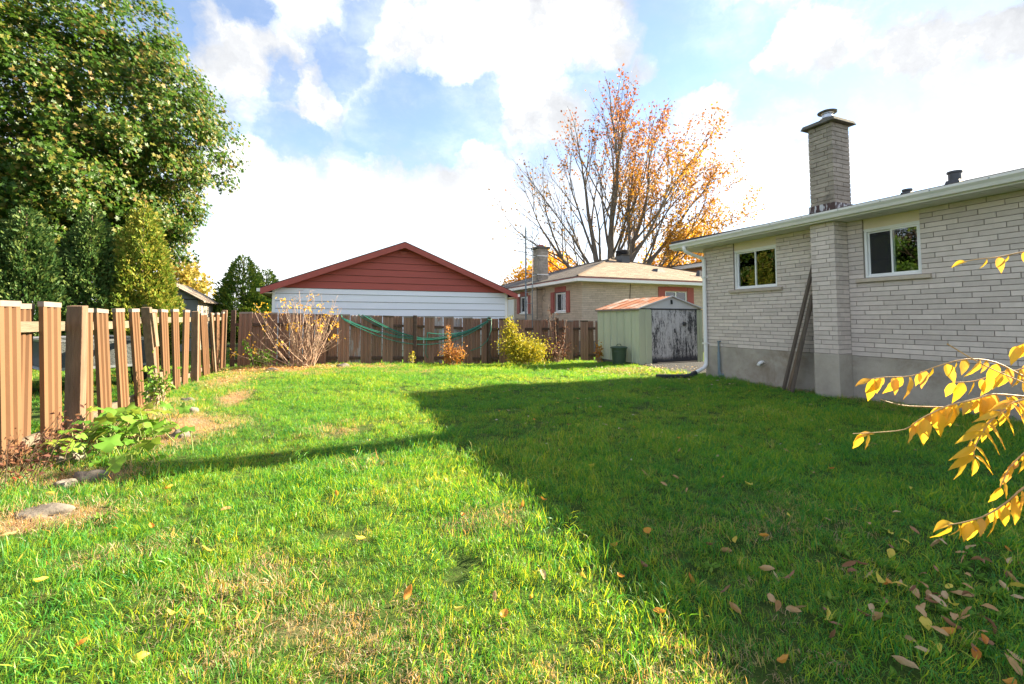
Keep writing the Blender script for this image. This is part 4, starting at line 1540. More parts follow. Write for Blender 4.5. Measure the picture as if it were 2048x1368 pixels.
# ------------------------------------------------------------------ fences
def slat_ring(w, th):
    """corrugated profile across the width: (along, depth); depth 0 is the face"""
    f = [(0, 0), (.21, 0), (.26, 1), (.38, 1), (.43, 0), (.57, 0), (.62, 1), (.74, 1), (.79, 0), (1, 0)]
    return [((a - .5) * w, d * .024) for a, d in f] + [(.5 * w, th), (-.5 * w, th)]


def make_slat(base, top, w, axis, out, mat, cap, parent, th=0.036, twist=0.0):
    """base/top = face centre points; axis = unit vector along the width; out = unit vector towards the viewer side"""
    ring = slat_ring(w, th)
    axis, out = Vector(axis), Vector(out)
    n = len(ring)
    b = MB()
    lo = [Vector(base) + axis * a - out * d for a, d in ring]
    hi = [Vector(top) + axis * a - out * d for a, d in ring]
    flip = axis.cross(Vector((0, 0, 1))).dot(out) > 0
    F = [(i, (i + 1) % n, n + (i + 1) % n, n + i) for i in range(n)] + [tuple(range(n - 1, -1, -1)), tuple(range(n, 2 * n))]
    if not flip: F = [tuple(reversed(f)) for f in F]
    b.add(lo + hi, F)
    s = b.build('slat', mat, parent)
    if cap:
        c = MB()
        t = Vector(top)
        up = (Vector(top) - Vector(base)).normalized()
        o2 = out * .006
        p0 = t - axis * (w / 2 + .004) + o2 - up * .035
        p1 = t + axis * (w / 2 + .004) + o2 - up * (.035 + random.uniform(-.012, .012))
        q = -out * (th + .012)
        c.hexa([p0, p1, p1 + q, p0 + q], [p0 + up * .05, p1 + up * .05, p1 + q + up * .05, p0 + q + up * .05])
        c.build('cap', cap, s)
    return s


def build_left_fence():
    F = thing('corrugated_slat_fence', (-2.5, 9.5, 0), 'leaning sunlit fence of tan corrugated slats along the left lawn edge', 'fence')
    X = -2.47
    # (top y0, top y1, bottom y0, bottom y1, top z, back side?)
    S = [(3.30, 3.62, 3.36, 3.68, 1.50, 0), (3.98, 4.30, 4.05, 4.37, 1.50, 0), (4.62, 4.94, 4.72, 5.04, 1.50, 0),
         (5.17, 5.46, 5.34, 5.63, 1.50, 0), (5.58, 5.86, 5.66, 5.94, 1.485, 1), (5.82, 6.14, 6.00, 6.32, 1.515, 0),
         (6.60, 6.85, 6.76, 7.03, 1.47, 0), (6.97, 7.29, 7.27, 7.59, 1.475, 0), (7.50, 7.80, 7.88, 8.16, 1.485, 0), (8.05, 8.34, 8.48, 8.77, 1.495, 0),
         (8.88, 9.14, 9.24, 9.50, 1.51, 0), (9.36, 9.72, 9.76, 10.10, 1.52, 0), (10.05, 10.42, 10.42, 10.76, 1.535, 0), (10.85, 11.20, 10.93, 11.28, 1.54, 0),
         (11.78, 12.02, 12.16, 12.42, 1.51, 0), (12.15, 12.42, 12.72, 13.0, 1.49, 0), (12.45, 12.72, 13.05, 13.33, 1.50, 0),
         (13.18, 13.5, 13.62, 13.94, 1.51, 0), (13.9, 14.22, 14.1, 14.42, 1.53, 0), (14.45, 14.72, 14.5, 14.77, 1.54, 1), (14.68, 14.93, 14.66, 14.92, 1.56, 0)]
    for (t0, t1, b0, b1, tz, back) in S:
        w = (t1 - t0 + b1 - b0) / 2
        x = X - (.088 if back else random.uniform(-.004, .006))
        yb, yt = (b0 + b1) / 2, (t0 + t1) / 2
        lean = -0.05 if 6.5 < yt < 11 else -.01
        make_slat((x, yb, gz(-2.47, yb) - .03), (x + lean * 0, yt, tz), w, (0, 1, 0), (1, 0, 0), MATS['tan_slat'], MATS['slat_cap'], F)
    # rails between the posts
    for (a, c, za, zc, h) in ((3.2, 6.42, 1.29, 1.285, .10), (6.45, 8.50, 1.275, 1.29, .10), (8.55, 11.6, 1.345, 1.36, .10), (11.62, 13.1, 1.36, 1.36, .10), (13.12, 14.95, 1.37, 1.39, .09),
                              (3.2, 6.42, .20, .20, .09), (6.45, 8.9, .20, .19, .09), (8.95, 11.6, .16, .18, .09), (11.62, 14.95, .19, .22, .09)):
        b = MB()
        x0, x1 = X - .085, X - .037
        b.hexa([(x0, a, za - h / 2), (x1, a, za - h / 2), (x1, c, zc - h / 2), (x0, c, zc - h / 2)], [(x0, a, za + h / 2), (x1, a, za + h / 2), (x1, c, zc + h / 2), (x0, c, zc + h / 2)])
        b.build('rail', MATS['rail_wood'], F, bevel=.004)
    # posts
    def post(yb, yt, zt, s, xo=0.0, lean=0.0, mat='post_brown'):
        b = MB()
        x = X + xo
        b.hexa([(x - s, yb - s, -.3), (x + s, yb - s, -.3), (x + s, yb + s, -.3), (x - s, yb + s, -.3)], [(x - s + lean, yt - s, zt), (x + s + lean, yt - s, zt), (x + s + lean, yt + s, zt + .01), (x - s + lean, yt + s, zt + .01)])
        b.build('post', MATS[mat], F, bevel=.006)
    post(6.50, 6.40, 1.50, .068, .035)
    post(9.28, 8.58, 1.54, .055, .02, 0, 'weathered_wood')
    post(11.70, 11.52, 1.53, .06, .03)
    post(14.98, 14.98, 1.62, .06, -.01)
    post(4.5, 4.5, 1.5, .06, .03)
    # broken pieces nailed over the leaning post, and the slipped board further on
    for (y0, z0, y1, z1, x) in ((8.63, 1.46, 8.88, .93, .085), (9.10, .50, 9.36, -.03, .085)):
        b = MB()
        b.hexa([(X + x - .02, y1 - .075, z1), (X + x + .02, y1 - .075, z1), (X + x + .02, y1 + .075, z1), (X + x - .02, y1 + .075, z1)], [(X + x - .02, y0 - .075, z0), (X + x + .02, y0 - .075, z0), (X + x + .02, y0 + .075, z0), (X + x - .02, y0 + .075, z0)])
        b.build('patch_board', MATS['weathered_wood'], F, bevel=.004)
    b = MB()
    b.hexa([(X + .03, 13.60, 0), (X + .07, 13.60, 0), (X + .07, 13.72, 0), (X + .03, 13.72, 0)], [(X + .03, 12.85, 1.52), (X + .07, 12.85, 1.52), (X + .07, 12.97, 1.53), (X + .03, 12.97, 1.53)])
    b.build('slipped_board', MATS['weathered_wood'], F, bevel=.004)


def build_back_fence():
    F = thing('brown_slat_fence', (3, 15, 0), 'shaded brown board-on-board slat fence in front of the red gabled garage', 'fence')
    Y = 15.0
    top = lambda x: 1.57 - .0215 * (x + 2.2)
    x, k = -2.14, 0
    while x < 11.9:
        w = .33 + random.uniform(-.015, .02)
        zb = gz(x + .16, Y) - .03
        make_slat((x + w / 2, Y, zb), (x + w / 2 + random.uniform(-.012, .012), Y, top(x) + random.uniform(-.02, .015)), w, (1, 0, 0), (0, -1, 0), MATS['brown_slat'], MATS['slat_cap'] if random.random() < .55 else MATS['rail_dark'], F)
        w2 = .30
        xb = x + w + .165
        mt = 'faded_slat' if k in (4, 8, 9, 12) else 'brown_slat'
        make_slat((xb, Y + .088, zb), (xb + random.uniform(-.01, .01), Y + .088, top(x) - .01 + random.uniform(-.02, .01)), w2, (1, 0, 0), (0, -1, 0), MATS[mt], None, F)
        x += .665
        k += 1
    for (a, c) in ((-2.3, .2), (.2, 2.86), (2.86, 5.44), (5.44, 8.1), (8.1, 11.9)):
        for hz_, h in ((1.24, .085), (.19, .085)):
            za, zc = gz(a, Y) + hz_ - (.0 if hz_ < 1 else .02), gz(c, Y) + hz_ - (.0 if hz_ < 1 else .02)
            b = MB()
            b.hexa([(a + .002, Y + .038, za - h / 2), (c - .002, Y + .038, zc - h / 2), (c - .002, Y + .085, zc - h / 2), (a + .002, Y + .085, za - h / 2)], [(a + .002, Y + .038, za + h / 2), (c - .002, Y + .038, zc + h / 2), (c - .002, Y + .085, zc + h / 2), (a + .002, Y + .085, za + h / 2)])
            b.build('rail', MATS['rail_dark'], F)
    for (x, zt, d) in ((-2.28, 1.63, 0), (.2, 1.5, .05), (2.86, 1.50, -.075), (5.44, 1.44, -.075), (8.1, 1.42, -.075)):
        b = MB()
        b.box(x - .055, x + .055, Y + d - .04 if d < 0 else Y + .03, Y + d + .07 if d < 0 else Y + .14, -.5, zt)
        b.build('post', MATS['rail_dark'], F, bevel=.005)


build_left_fence()
build_back_fence()


def build_hose():
    b = MB()
    rr = random.Random(4)

    def strand(xa, za, xc, zc, sag, y, r=.0115, wob=.0):
        pts = []
        for i in range(29):
            t = i / 28
            s = 4 * t * (1 - t)
            skew = s * (1 + .25 * (t - .5))
            pts.append((xa + (xc - xa) * t, y + wob * math.sin(t * 9), za + (zc - za) * t - sag * skew))
        return pts
    main = []
    ends = [(1.25, 1.49, .70), (1.15, 1.47, .73), (1.35, 1.48, .71), (.62, 1.42, .66), (.62, 1.40, .70)]
    for k, (xa, za, sg) in enumerate(ends):
        main.append(strand(xa, za, 5.42 + .02 * k, 1.36 + .012 * k, sg, 14.955 - .012 * k))
    main.append(strand(.66, 1.36, 5.50, 1.38, .82, 14.90))
    main.append(strand(3.25, .93, 5.40, 1.34, .22, 14.94))
    for k, p in enumerate(main):
        b.tube(p, .0125, 7, r=k / 7)
    # loops over the fence post and the hanging tail
    loop = [(5.42 + .06 * math.cos(a), 14.90 + .02 * math.sin(a), 1.40 + .05 * math.sin(a)) for a in np.linspace(0, 2 * math.pi, 14)]
    b.tube(loop, .0125, 7)
    b.tube([(5.5, 14.9, 1.38), (5.48, 14.89, 1.0), (5.36, 14.9, .65), (5.1, 14.92, .42), (4.75, 14.93, .30)], .012, 7)
    b.tube([(3.28, 14.94, .93), (3.24, 14.94, .6), (3.22, 14.94, .25), (3.30, 14.94, .10)], .012, 7)
    b.tube([(1.25, 14.955, 1.49), (1.24, 15.04, 1.52), (1.24, 15.16, 1.45)], .0125, 7)
    b.tube([(1.15, 14.945, 1.47), (1.12, 15.04, 1.53), (1.12, 15.16, 1.45)], .0125, 7)
    b.tube([(.62, 14.92, 1.42), (.60, 15.04, 1.53), (.60, 15.16, 1.42)], .0125, 7)
    tag(b.build('garden_hose', MATS['hose_green'], smooth=True), 'long green garden hose draped in loops along the brown fence', 'hose')


build_hose()


def build_trailer():
    T = thing('utility_trailer', (-4.4, 11.9, 0), 'grey metal utility trailer parked behind the leaning tan fence', 'trailer')
    M = Matrix.Translation((-4.4, 11.9, 0)) @ Matrix.Rotation(R(122), 4, 'Z')      # local +X = long axis

    def put(b, name, mat, parent=T, **k):
        o = b.build(name, MATS[mat], parent, **k)
        o.data.transform(M)
        return o
    L, W = 1.45, .75
    b = MB()
    b.box(-L, L, -W, W, .50, .54)
    put(b, 'floor', 'tread_plate')
    for (x0, x1, y0, y1) in ((-L, L, W, W + .02), (-L, L, -W - .02, -W), (L, L + .02, -W, W), (-L - .02, -L, -W, W)):
        b = MB()
        b.box(x0, x1, y0, y1, .52, .96)
        put(b, 'side_panel', 'tread_plate')
        b = MB()
        b.box(x0 - .01, x1 + .01, y0 - .012, y1 + .012, .962, 1.0)
        put(b, 'top_rail', 'bright_metal')
        b = MB()
        b.box(x0 - .008, x1 + .008, y0 - .01, y1 + .01, .47, .518)
        put(b, 'frame_rail', 'grey_metal')
    for s in (-1, 1):
        w = MB()
        yy = s * (W + .16)
        w.tube([(-.1, yy - .09, .30), (-.1, yy + .09, .30)], .30, 24)
        wh = put(w, 'wheel', 'rubber')
        w = MB()
        w.tube([(-.1, yy - .095, .30), (-.1, yy + .095, .30)], .17, 20)
        put(w, 'rim', 'bright_metal', wh)
        f = MB()
        prof = [(-.1 + .38 * math.cos(a), .30 + .38 * math.sin(a)) for a in np.linspace(.25, math.pi - .25, 11)]
        for (p, q) in zip(prof[:-1], prof[1:]):
            f.hexa([(p[0], yy - .12, p[1]), (q[0], yy - .12, q[1]), (q[0], yy + .12, q[1]), (p[0], yy + .12, p[1])], [(p[0], yy - .12, p[1] + .02), (q[0], yy - .12, q[1] + .02), (q[0], yy + .12, q[1] + .02), (p[0], yy + .12, p[1] + .02)])
        put(f, 'fender', 'bright_metal')
    b = MB()
    b.tube([(L, 0, .48), (L + .9, 0, .46)], .035, 8)
    b.tube([(L + .8, 0, .46), (L + .8, 0, -.02)], .025, 8)
    put(b, 'tongue', 'grey_metal')


build_trailer()


# ------------------------------------------------------------------ foliage helpers
def tpl(pts, tris):
    return np.array(pts, float), np.array(tris, int)


LEAF_OVAL = tpl([(0, 0, 0), (.30, .20, .03), (.65, .17, .02), (1, 0, -.06), (.65, -.17, .02), (.30, -.20, .03), (.5, 0, -.02)],
                [(0, 1, 6), (1, 2, 6), (2, 3, 6), (3, 4, 6), (4, 5, 6), (5, 0, 6)])
LEAF_MAPLE = tpl([(0, 0, 0), (-.02, .42, .05), (.30, .22, 0), (.55, .55, .06), (.62, .18, 0), (1.0, 0, -.08), (.62, -.18, 0), (.55, -.55, .06), (.30, -.22, 0), (-.02, -.42, .05)],
                 [(0, 1, 2), (0, 2, 8), (2, 3, 4), (2, 4, 6), (2, 6, 8), (4, 5, 6), (6, 7, 8), (8, 9, 0)])
LEAF_SPRAY = tpl([(0, 0, 0), (.28, .20, .04), (.50, .12, 0), (.72, .22, .02), (1, 0, -.10), (.70, -.20, .03), (.50, -.12, 0), (.30, -.22, .02)],
                 [(0, 1, 2), (0, 2, 6), (0, 6, 7), (2, 3, 4), (2, 4, 6), (6, 4, 5)])


def leaf_mesh(name, pos, fwd, up, size, template, mat, rnd=None, col=None):
    """scatter a leaf template: fwd = direction of the leaf's length, up = its face"""
    TV, TF = template
    n = len(pos)
    f = fwd / (np.linalg.norm(fwd, axis=1, keepdims=True) + 1e-9)
    s = np.cross(up, f)
    s /= (np.linalg.norm(s, axis=1, keepdims=True) + 1e-9)
    u = np.cross(f, s)
    size = np.asarray(size, float).reshape(-1, 1, 1) * np.ones((n, 1, 1))
    V = (TV[None, :, 0:1] * f[:, None] + TV[None, :, 1:2] * s[:, None] + TV[None, :, 2:3] * u[:, None]) * size + pos[:, None]
    k = len(TV)
    F = (TF[None] + (np.arange(n) * k)[:, None, None]).reshape(-1, 3)
    at = {}
    if col is not None:
        at['col'] = ('FLOAT_COLOR', 'POINT', np.repeat(np.concatenate([col, np.ones((n, 1))], 1), k, axis=0))
    else:
        r = rng.random(n) if rnd is None else rnd
        at['rnd'] = ('FLOAT', 'POINT', np.repeat(r, k))
    return mesh_arrays(name, V.reshape(-1, 3), F, mat, False, at)


def rdir(n):
    v = rng.normal(size=(n, 3))
    return v / np.linalg.norm(v, axis=1, keepdims=True)


def branch_mesh(name, segs, mat, parent, kind=None):
    """segs: list of (path, radii, sides)"""
    b = MB()
    for (p, r, n) in segs:
        b.tube(p, r, n, caps=False, r=random.random())
    o = b.build(name, mat, parent, smooth=True)
    if kind: o['kind'] = kind
    return o


def grow(rr, p, d, length, rad, depth, maxd, segs, tips, spread=0.5, trop=0.12, nkid=(3, 4), shrink=0.66, rad_k=0.6, jitter=0.14, sides=(8, 6, 5, 4, 3), first=.35):
    n = 6 if depth < 2 else 4
    pts, rads = [p.copy()], [rad]
    q, dd = p.copy(), d.normalized()
    kids = []
    end_r = rad * (0.45 if depth < maxd else 0.35)
    for i in range(n):
        dd = (dd + Vector((rr.gauss(0, jitter), rr.gauss(0, jitter), rr.gauss(0, jitter) + trop))).normalized()
        q = q + dd * length / n
        pts.append(q.copy())
        rads.append(rad + (end_r - rad) * (i + 1) / n)
        t = (i + 1) / n
        if depth < maxd and t >= first:
            kids.append((q.copy(), dd.copy(), rads[-1], t))
        if depth >= maxd - 1 and t > .3:
            tips.append((q.copy(), dd.copy(), depth))
    segs.append((pts, rads, sides[min(depth, len(sides) - 1)]))
    if depth >= maxd:
        return
    k = rr.randint(*nkid)
    for j in range(k):
        kp, kd, kr, t = kids[min(len(kids) - 1, int(j * len(kids) / k + rr.random() * .8))]
        ax = kd.orthogonal().normalized()
        ax.rotate(Matrix.Rotation(rr.uniform(0, 2 * math.pi), 3, kd))
        nd = (kd + ax * spread * rr.uniform(.7, 1.3)).normalized()
        grow(rr, kp, nd, length * shrink * rr.uniform(.8, 1.15), kr * rad_k, depth + 1, maxd, segs, tips, spread, trop, nkid, shrink, rad_k, jitter, sides, first)
    grow(rr, pts[-1], dd, length * shrink * rr.uniform(.85, 1.1), end_r, depth + 1, maxd, segs, tips, spread, trop, nkid, shrink, rad_k, jitter, sides, first)


# ------------------------------------------------------------------ big maple behind the left fence
def build_maple(base, C0, Rr, nc, label, seed):
    base = Vector(base)
    T = thing('maple_tree', base, label, 'tree')
    segs, tips = [], []
    rr = random.Random(seed)
    segs.append(([base + Vector((0, 0, -.2)), base + Vector((.05, 0, 1.2)), base + Vector((.1, 0, 2.8))], [.48, .36, .33], 10))
    for k in range(6):
        a = k * 1.05 + .3
        grow(rr, base + Vector((.1, 0, 2.6)), Vector((math.cos(a) * .7, math.sin(a) * .7, 1)), 3.6, .18, 1, 3, segs, tips, .6, .05)
    branch_mesh('trunk', segs, MATS['bark_brown'], T)
    C0, Rr = np.array(C0), np.array(Rr)
    d = rdir(nc)
    rad = 1 - 0.5 * rng.random(nc) ** 1.6
    lump = 1 + .10 * np.sin(d[:, 0] * 7 + 1) * np.cos(d[:, 2] * 6) + .06 * np.sin(d[:, 1] * 11 + d[:, 2] * 9)
    d[-220:, 2] = -rng.uniform(.15, .95, 220)
    d /= np.linalg.norm(d, axis=1, keepdims=True)
    cc = C0 + d * Rr * (rad * lump)[:, None]
    # the skirt on the garden side hangs a little lower
    per = rng.integers(100, 165, nc)
    idx = np.repeat(np.arange(nc), per)
    n = len(idx)
    off = rdir(n) * (rng.random(n) ** .5)[:, None] * np.array([.70, .70, .52])
    pos = cc[idx] + off
    outw = d[idx] + .35 * off
    up = outw * .55 + np.array([.25, -.05, .55]) + rng.normal(size=(n, 3)) * .45
    fwd = np.cross(rng.normal(size=(n, 3)), up) + np.array([0, 0, -.45]) + outw * .3
    ht = (pos[:, 2] - 3) / 12
    rnd = np.clip(rng.random(n) * .66 + .20 * ht * rng.random(n) + .12 * (rng.random(nc)[idx] - .3), 0, 1)
    me = leaf_mesh('crown', pos, fwd, up, rng.uniform(.10, .19, n), LEAF_MAPLE, MATS['maple_leaf'], rnd)
    link('crown', me, T)


def cedar(name, base, h, r, matname, label, seed, n=9000, group=None, cat='tree'):
    g = np.random.default_rng(seed)
    bz = gz(base[0], base[1])
    T = thing(name, (base[0], base[1], bz), label, cat, group)
    b = MB()
    b.tube([(base[0], base[1], bz - .2), (base[0], base[1], h * .5), (base[0], base[1], h * .95)], [.11, .07, .015], 8)
    b.build('trunk', MATS['bark_brown'], T, smooth=True)
    t = 1 - np.sqrt(g.random(n)) * .985
    a = g.random(n) * 2 * np.pi
    prof = np.minimum(1, (1 - t) ** .62 * 1.12) * np.minimum(1, .62 + t * 2.5)
    lump = 1 + .16 * np.sin(a * 5 + t * 9 + seed) * np.sin(t * 17 + seed) + .13 * np.sin(a * 11 + t * 31) * np.cos(a * 3 + t * 23)
    rad = r * prof * lump * (1 - .38 * g.random(n) ** 1.8)
    pos = np.stack([base[0] + np.cos(a) * rad, base[1] + np.sin(a) * rad, bz + .1 + t * (h - .1)], 1)
    outw = np.stack([np.cos(a), np.sin(a), np.zeros(n)], 1)
    fwd = outw * .8 + np.array([0, 0, .75]) + g.normal(size=(n, 3)) * .45
    tang = np.stack([-np.sin(a), np.cos(a), np.zeros(n)], 1)
    up = tang * g.normal(size=(n, 1)) + outw * .6 + g.normal(size=(n, 3)) * .4
    rnd = np.clip(g.random(n) * .75 + .25 * (lump - .78) / .4, 0, 1)
    me = leaf_mesh('crown', pos, fwd, up, g.uniform(.075, .17, n) * (r / 1.0) ** .3, LEAF_SPRAY, MATS[matname], rnd)
    link('crown', me, T)
    return T


build_maple((-10.5, 22.6, 0), (-10.5, 22.6, 9.0), (6.15, 6.1, 6.6), 1250, 'huge dense green maple tree towering behind the dark cedars', 5)
build_maple((-16.0, 15.5, 0), (-16.0, 15.5, 6.6), (4.6, 4.6, 5.2), 420, 'green maple tree mirrored in the bungalow windows', 6)
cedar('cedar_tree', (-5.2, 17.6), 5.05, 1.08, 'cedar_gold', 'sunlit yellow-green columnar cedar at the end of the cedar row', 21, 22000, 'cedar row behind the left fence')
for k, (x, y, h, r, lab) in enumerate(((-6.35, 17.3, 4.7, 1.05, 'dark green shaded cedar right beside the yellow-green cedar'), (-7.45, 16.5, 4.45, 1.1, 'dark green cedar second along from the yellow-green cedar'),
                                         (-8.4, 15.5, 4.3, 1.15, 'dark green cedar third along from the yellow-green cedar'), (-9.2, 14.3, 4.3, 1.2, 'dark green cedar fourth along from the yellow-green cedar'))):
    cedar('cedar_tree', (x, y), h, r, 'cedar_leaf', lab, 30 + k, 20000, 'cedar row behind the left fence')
cedar('cedar_tree', (-3.75, 27.3), 4.75, 1.55, 'cedar_far', 'tall pointed bright green cedar between the grey shed and the garage', 41, 18000, 'cedars beside the garage')
cedar('cedar_tree', (-2.75, 28.2), 4.15, 1.35, 'cedar_far', 'shorter bushy cedar half hidden by the red garage roof edge', 42, 14000, 'cedars beside the garage')


def build_orange_tree():
    base = Vector((19.4, 27.6, 0))
    T = thing('orange_maple_tree', base, 'tall spreading maple with bare limbs and orange leaves behind the hip roof', 'tree')
    segs, tips = [], []
    rr = random.Random(12)
    rv = Vector((.9215, -.388, 0))        # to the right as seen from the lawn
    fv = Vector((.388, .9215, 0))
    segs.append(([base + Vector((0, 0, -.3)), base + Vector((0, 0, 1.0)), base + Vector((.0, 0, 2.9))], [.75, .58, .55], 10))
    stems = [(-.62, .1, 1.0, .20, 5.6), (-.30, .25, 1.25, .27, 6.6), (-.10, -.2, 1.5, .30, 7.0), (.14, .2, 1.45, .26, 7.0), (.38, -.1, 1.3, .27, 7.0), (.62, .2, 1.05, .22, 6.4), (.95, -.15, .78, .18, 5.8), (.75, .1, .7, .15, 4.8), (-1.1, -.1, .75, .16, 5.2), (.2, -.5, 1.1, .18, 6.0), (.55, .5, 1.2, .18, 6.2), (-.4, -.45, 1.0, .16, 5.4)]
    for (a, bq, up, r, ln) in stems:
        grow(rr, base + Vector((0, 0, 2.5)) + rv * a * .5, rv * a * 1.25 + fv * bq + Vector((0, 0, up)), ln * 1.03, r, 1, 4, segs, tips,   .50, .06, (3, 5), .63, .56, .085, (8, 7, 5, 4, 3), .28)
    branch_mesh('trunk', segs, MATS['bark_grey'], T)
    P = np.array([t[0] for t in tips])
    Dv = np.array([t[1] for t in tips])
    side = (P - np.array(base)) @ np.array(rv)
    z = P[:, 2]
    w = np.clip(.06 + .056 * (side + 2.0), .025, .40) * np.clip((z - 3) / 4, .25, 1.0)
    w = np.maximum(w, .15 * (z > 12) * (side > -4))
    keep = np.repeat(np.arange(len(P)), 12)
    keep = keep[rng.random(len(keep)) < w[keep]]
    n = len(keep)
    pos = P[keep] + rdir(n) * (rng.random(n) * .42)[:, None]
    zz, ss = pos[:, 2], (pos - np.array(base)) @ np.array(rv)
    hot = np.clip((zz - 8.5) / 11 + rng.normal(size=n) * .16, 0, 1)
    c0, c1, c2 = np.array([.46, .25, .03]), np.array([.38, .145, .03]), np.array([.25, .06, .025])
    col = np.where((hot < .5)[:, None], c0 + (c1 - c0) * (hot * 2)[:, None], c1 + (c2 - c1) * (hot * 2 - 1)[:, None])
    col *= rng.uniform(.75, 1.15, (n, 1))
    me = leaf_mesh('crown', pos, rng.normal(size=(n, 3)) + np.array([0, 0, -.6]), rng.normal(size=(n, 3)) + np.array([.3, 0, .6]), rng.uniform(.11, .20, n), LEAF_MAPLE, MATS['leaf_colour'], col=np.clip(col, 0, 1))
    link('crown', me, T)


def yellow_tree(name, base, h, r, label, seed, c0, c1, n=6500):
    g = np.random.default_rng(seed)
    b0 = Vector((base[0], base[1], 0))
    T = thing(name, b0, label, 'tree')
    segs, tips = [], []
    rr = random.Random(seed)
    segs.append(([b0 + Vector((0, 0, -.3)), b0 + Vector((0, 0, h * .35))], [.22, .15], 8))
    for k in range(4):
        grow(rr, b0 + Vector((0, 0, h * .3)), Vector((math.cos(k * 1.6) * .6, math.sin(k * 1.6) * .6, 1)), h * .28, .09, 1, 3, segs, tips, .6, .05)
    branch_mesh('trunk', segs, MATS['bark_brown'], T)
    nc = 70
    d = rdir(nc)
    cc = np.array([base[0], base[1], h * .62]) + d * np.array([r, r, h * .38]) * (1 - .5 * g.random(nc) ** 1.5)[:, None]
    idx = g.integers(0, nc, n)
    pos = cc[idx] + rdir(n) * (g.random(n) ** .6)[:, None] * r * .30
    k = g.random((n, 1))
    col = np.array(c0) + (np.array(c1) - np.array(c0)) * k
    me = leaf_mesh('crown', pos, g.normal(size=(n, 3)) + np.array([0, 0, -.4]), g.normal(size=(n, 3)) + np.array([.3, 0, .7]), g.uniform(.16, .30, n), LEAF_MAPLE, MATS['leaf_colour'], col=np.clip(col, 0, 1))
    link('crown', me, T)


build_orange_tree()
yellow_tree('yellow_tree', (19.2, 37.5), 7.3, 3.6, 'low golden tree showing over the shaded roof slope left of the bare limbs', 51, (.74, .42, .03), (.62, .30, .03))
yellow_tree('yellow_tree', (31.5, 31.5), 9.6, 4.4, 'bright yellow tree showing above the white eaves of the brown house', 52, (.80, .52, .03), (.66, .36, .03), 9000)
yellow_tree('yellow_tree', (-9.3, 36.5), 5.6, 2.2, 'small orange-green tree peeping over the grey board shed roof', 53, (.45, .30, .05), (.24, .24, .05), 3500)


# ------------------------------------------------------------------ shrubs and small plants
def build_bare_shrub():
    bx, by = -.45, 14.35
    bz = gz(bx, by)
    T = thing('bare_shrub', (bx, by, bz), 'nearly bare twiggy shrub with a few yellow leaves before the brown fence', 'shrub')
    rr = random.Random(8)
    segs, tw = [], []
    tops = []
    for k in range(60):
        a = rr.gauss(-.02, .72)
        h = rr.uniform(1.2, 2.45) * (1 - .18 * abs(a))
        p = Vector((bx + rr.uniform(-.32, .32), by + rr.uniform(-.15, .15), bz - .05))
        d = Vector((math.sin(a * .78), rr.uniform(-.35, .12), math.cos(a * .78)))
        pts, q = [p.copy()], p.copy()
        n = 7
        for i in range(n):
            d = (d + Vector((rr.gauss(0, .05), rr.gauss(0, .05), .03))).normalized()
            q = q + d * h / n
            if q.y > 14.85: q.y = 14.85
            pts.append(q.copy())
            if i > 1:
                for _ in range(rr.choice((1, 1, 2))):
                    ax = Vector((rr.gauss(0, 1), rr.gauss(0, .5), rr.gauss(0, .6) + .3)).normalized()
                    e = q + (d * .6 + ax).normalized() * rr.uniform(.06, .20)
                    segs.append(([q.copy(), e], [.0055, .003], 4))
        segs.append((pts, list(np.linspace(.012, .0045, n + 1)), 6))
        tops.append(q.copy())
    branch_mesh('stem', segs, MATS['twig'], T)
    P = []
    for q in rr.sample(tops, 27):
        for _ in range(rr.randint(4, 16)): P.append(tuple(q + Vector((rr.gauss(0, .09), rr.gauss(0, .07), rr.gauss(0, .06)))))
    P = np.array(P)
    n = len(P)
    link('leaves', leaf_mesh('leaves', P, rng.normal(size=(n, 3)) + np.array([0, 0, -.5]), rng.normal(size=(n, 3)) + np.array([0, -.3, .8]), rng.uniform(.06, .11, n), LEAF_OVAL, MATS['gold_leaf']), T)


def bush(name, x, y, w, h, mats, label, seed, n=2200, ls=(.04, .08), stems=14, dens=1.0, tall=None):
    g = np.random.default_rng(seed)
    rr = random.Random(seed)
    bz = gz(x, y)
    T = thing(name, (x, y, bz), label, 'shrub')
    segs = []
    ends = []
    for k in range(stems):
        a = rr.uniform(0, 6.28)
        e = Vector((x + math.cos(a) * w * rr.uniform(.2, .9), y + math.sin(a) * w * .6 * rr.uniform(.2, .9), bz + h * rr.uniform(.6, 1.0)))
        p = Vector((x + rr.uniform(-.1, .1), y + rr.uniform(-.1, .1), bz - .05))
        m = p.lerp(e, .5) + Vector((0, 0, .12 * h))
        segs.append(([p, m, e], [.012, .008, .003], 5))
        ends += [m, e, p.lerp(e, .75)]
    for (tx, th) in (tall or []):
        p = Vector((x + tx * .4, y, bz))
        e = Vector((x + tx, y - .05, bz + th))
        m = p.lerp(e, .5) + Vector((.03, 0, 0))
        segs.append(([p, m, e], [.012, .009, .003], 5))
        for t in np.linspace(.45, 1, 6): ends.append(p.lerp(e, t))
    branch_mesh('stem', segs, MATS['twig'], T)
    E = np.array([tuple(e) for e in ends])
    idx = g.integers(0, len(E), n)
    sp = np.where(idx >= 3 * stems, .07, .16)[:, None]
    pos = E[idx] + g.normal(size=(n, 3)) * sp * np.array([w * 1.6, w * 1.2, h * 1.1])
    pos[:, 2] = np.maximum(pos[:, 2], bz + .02)
    pos[:, 1] = np.minimum(pos[:, 1], 14.93)
    me = leaf_mesh('leaves', pos, g.normal(size=(n, 3)) + np.array([0, 0, -.2]), g.normal(size=(n, 3)) + np.array([0, -.4, .7]), g.uniform(*ls, n), LEAF_OVAL, MATS[mats])
    link('leaves', me, T)


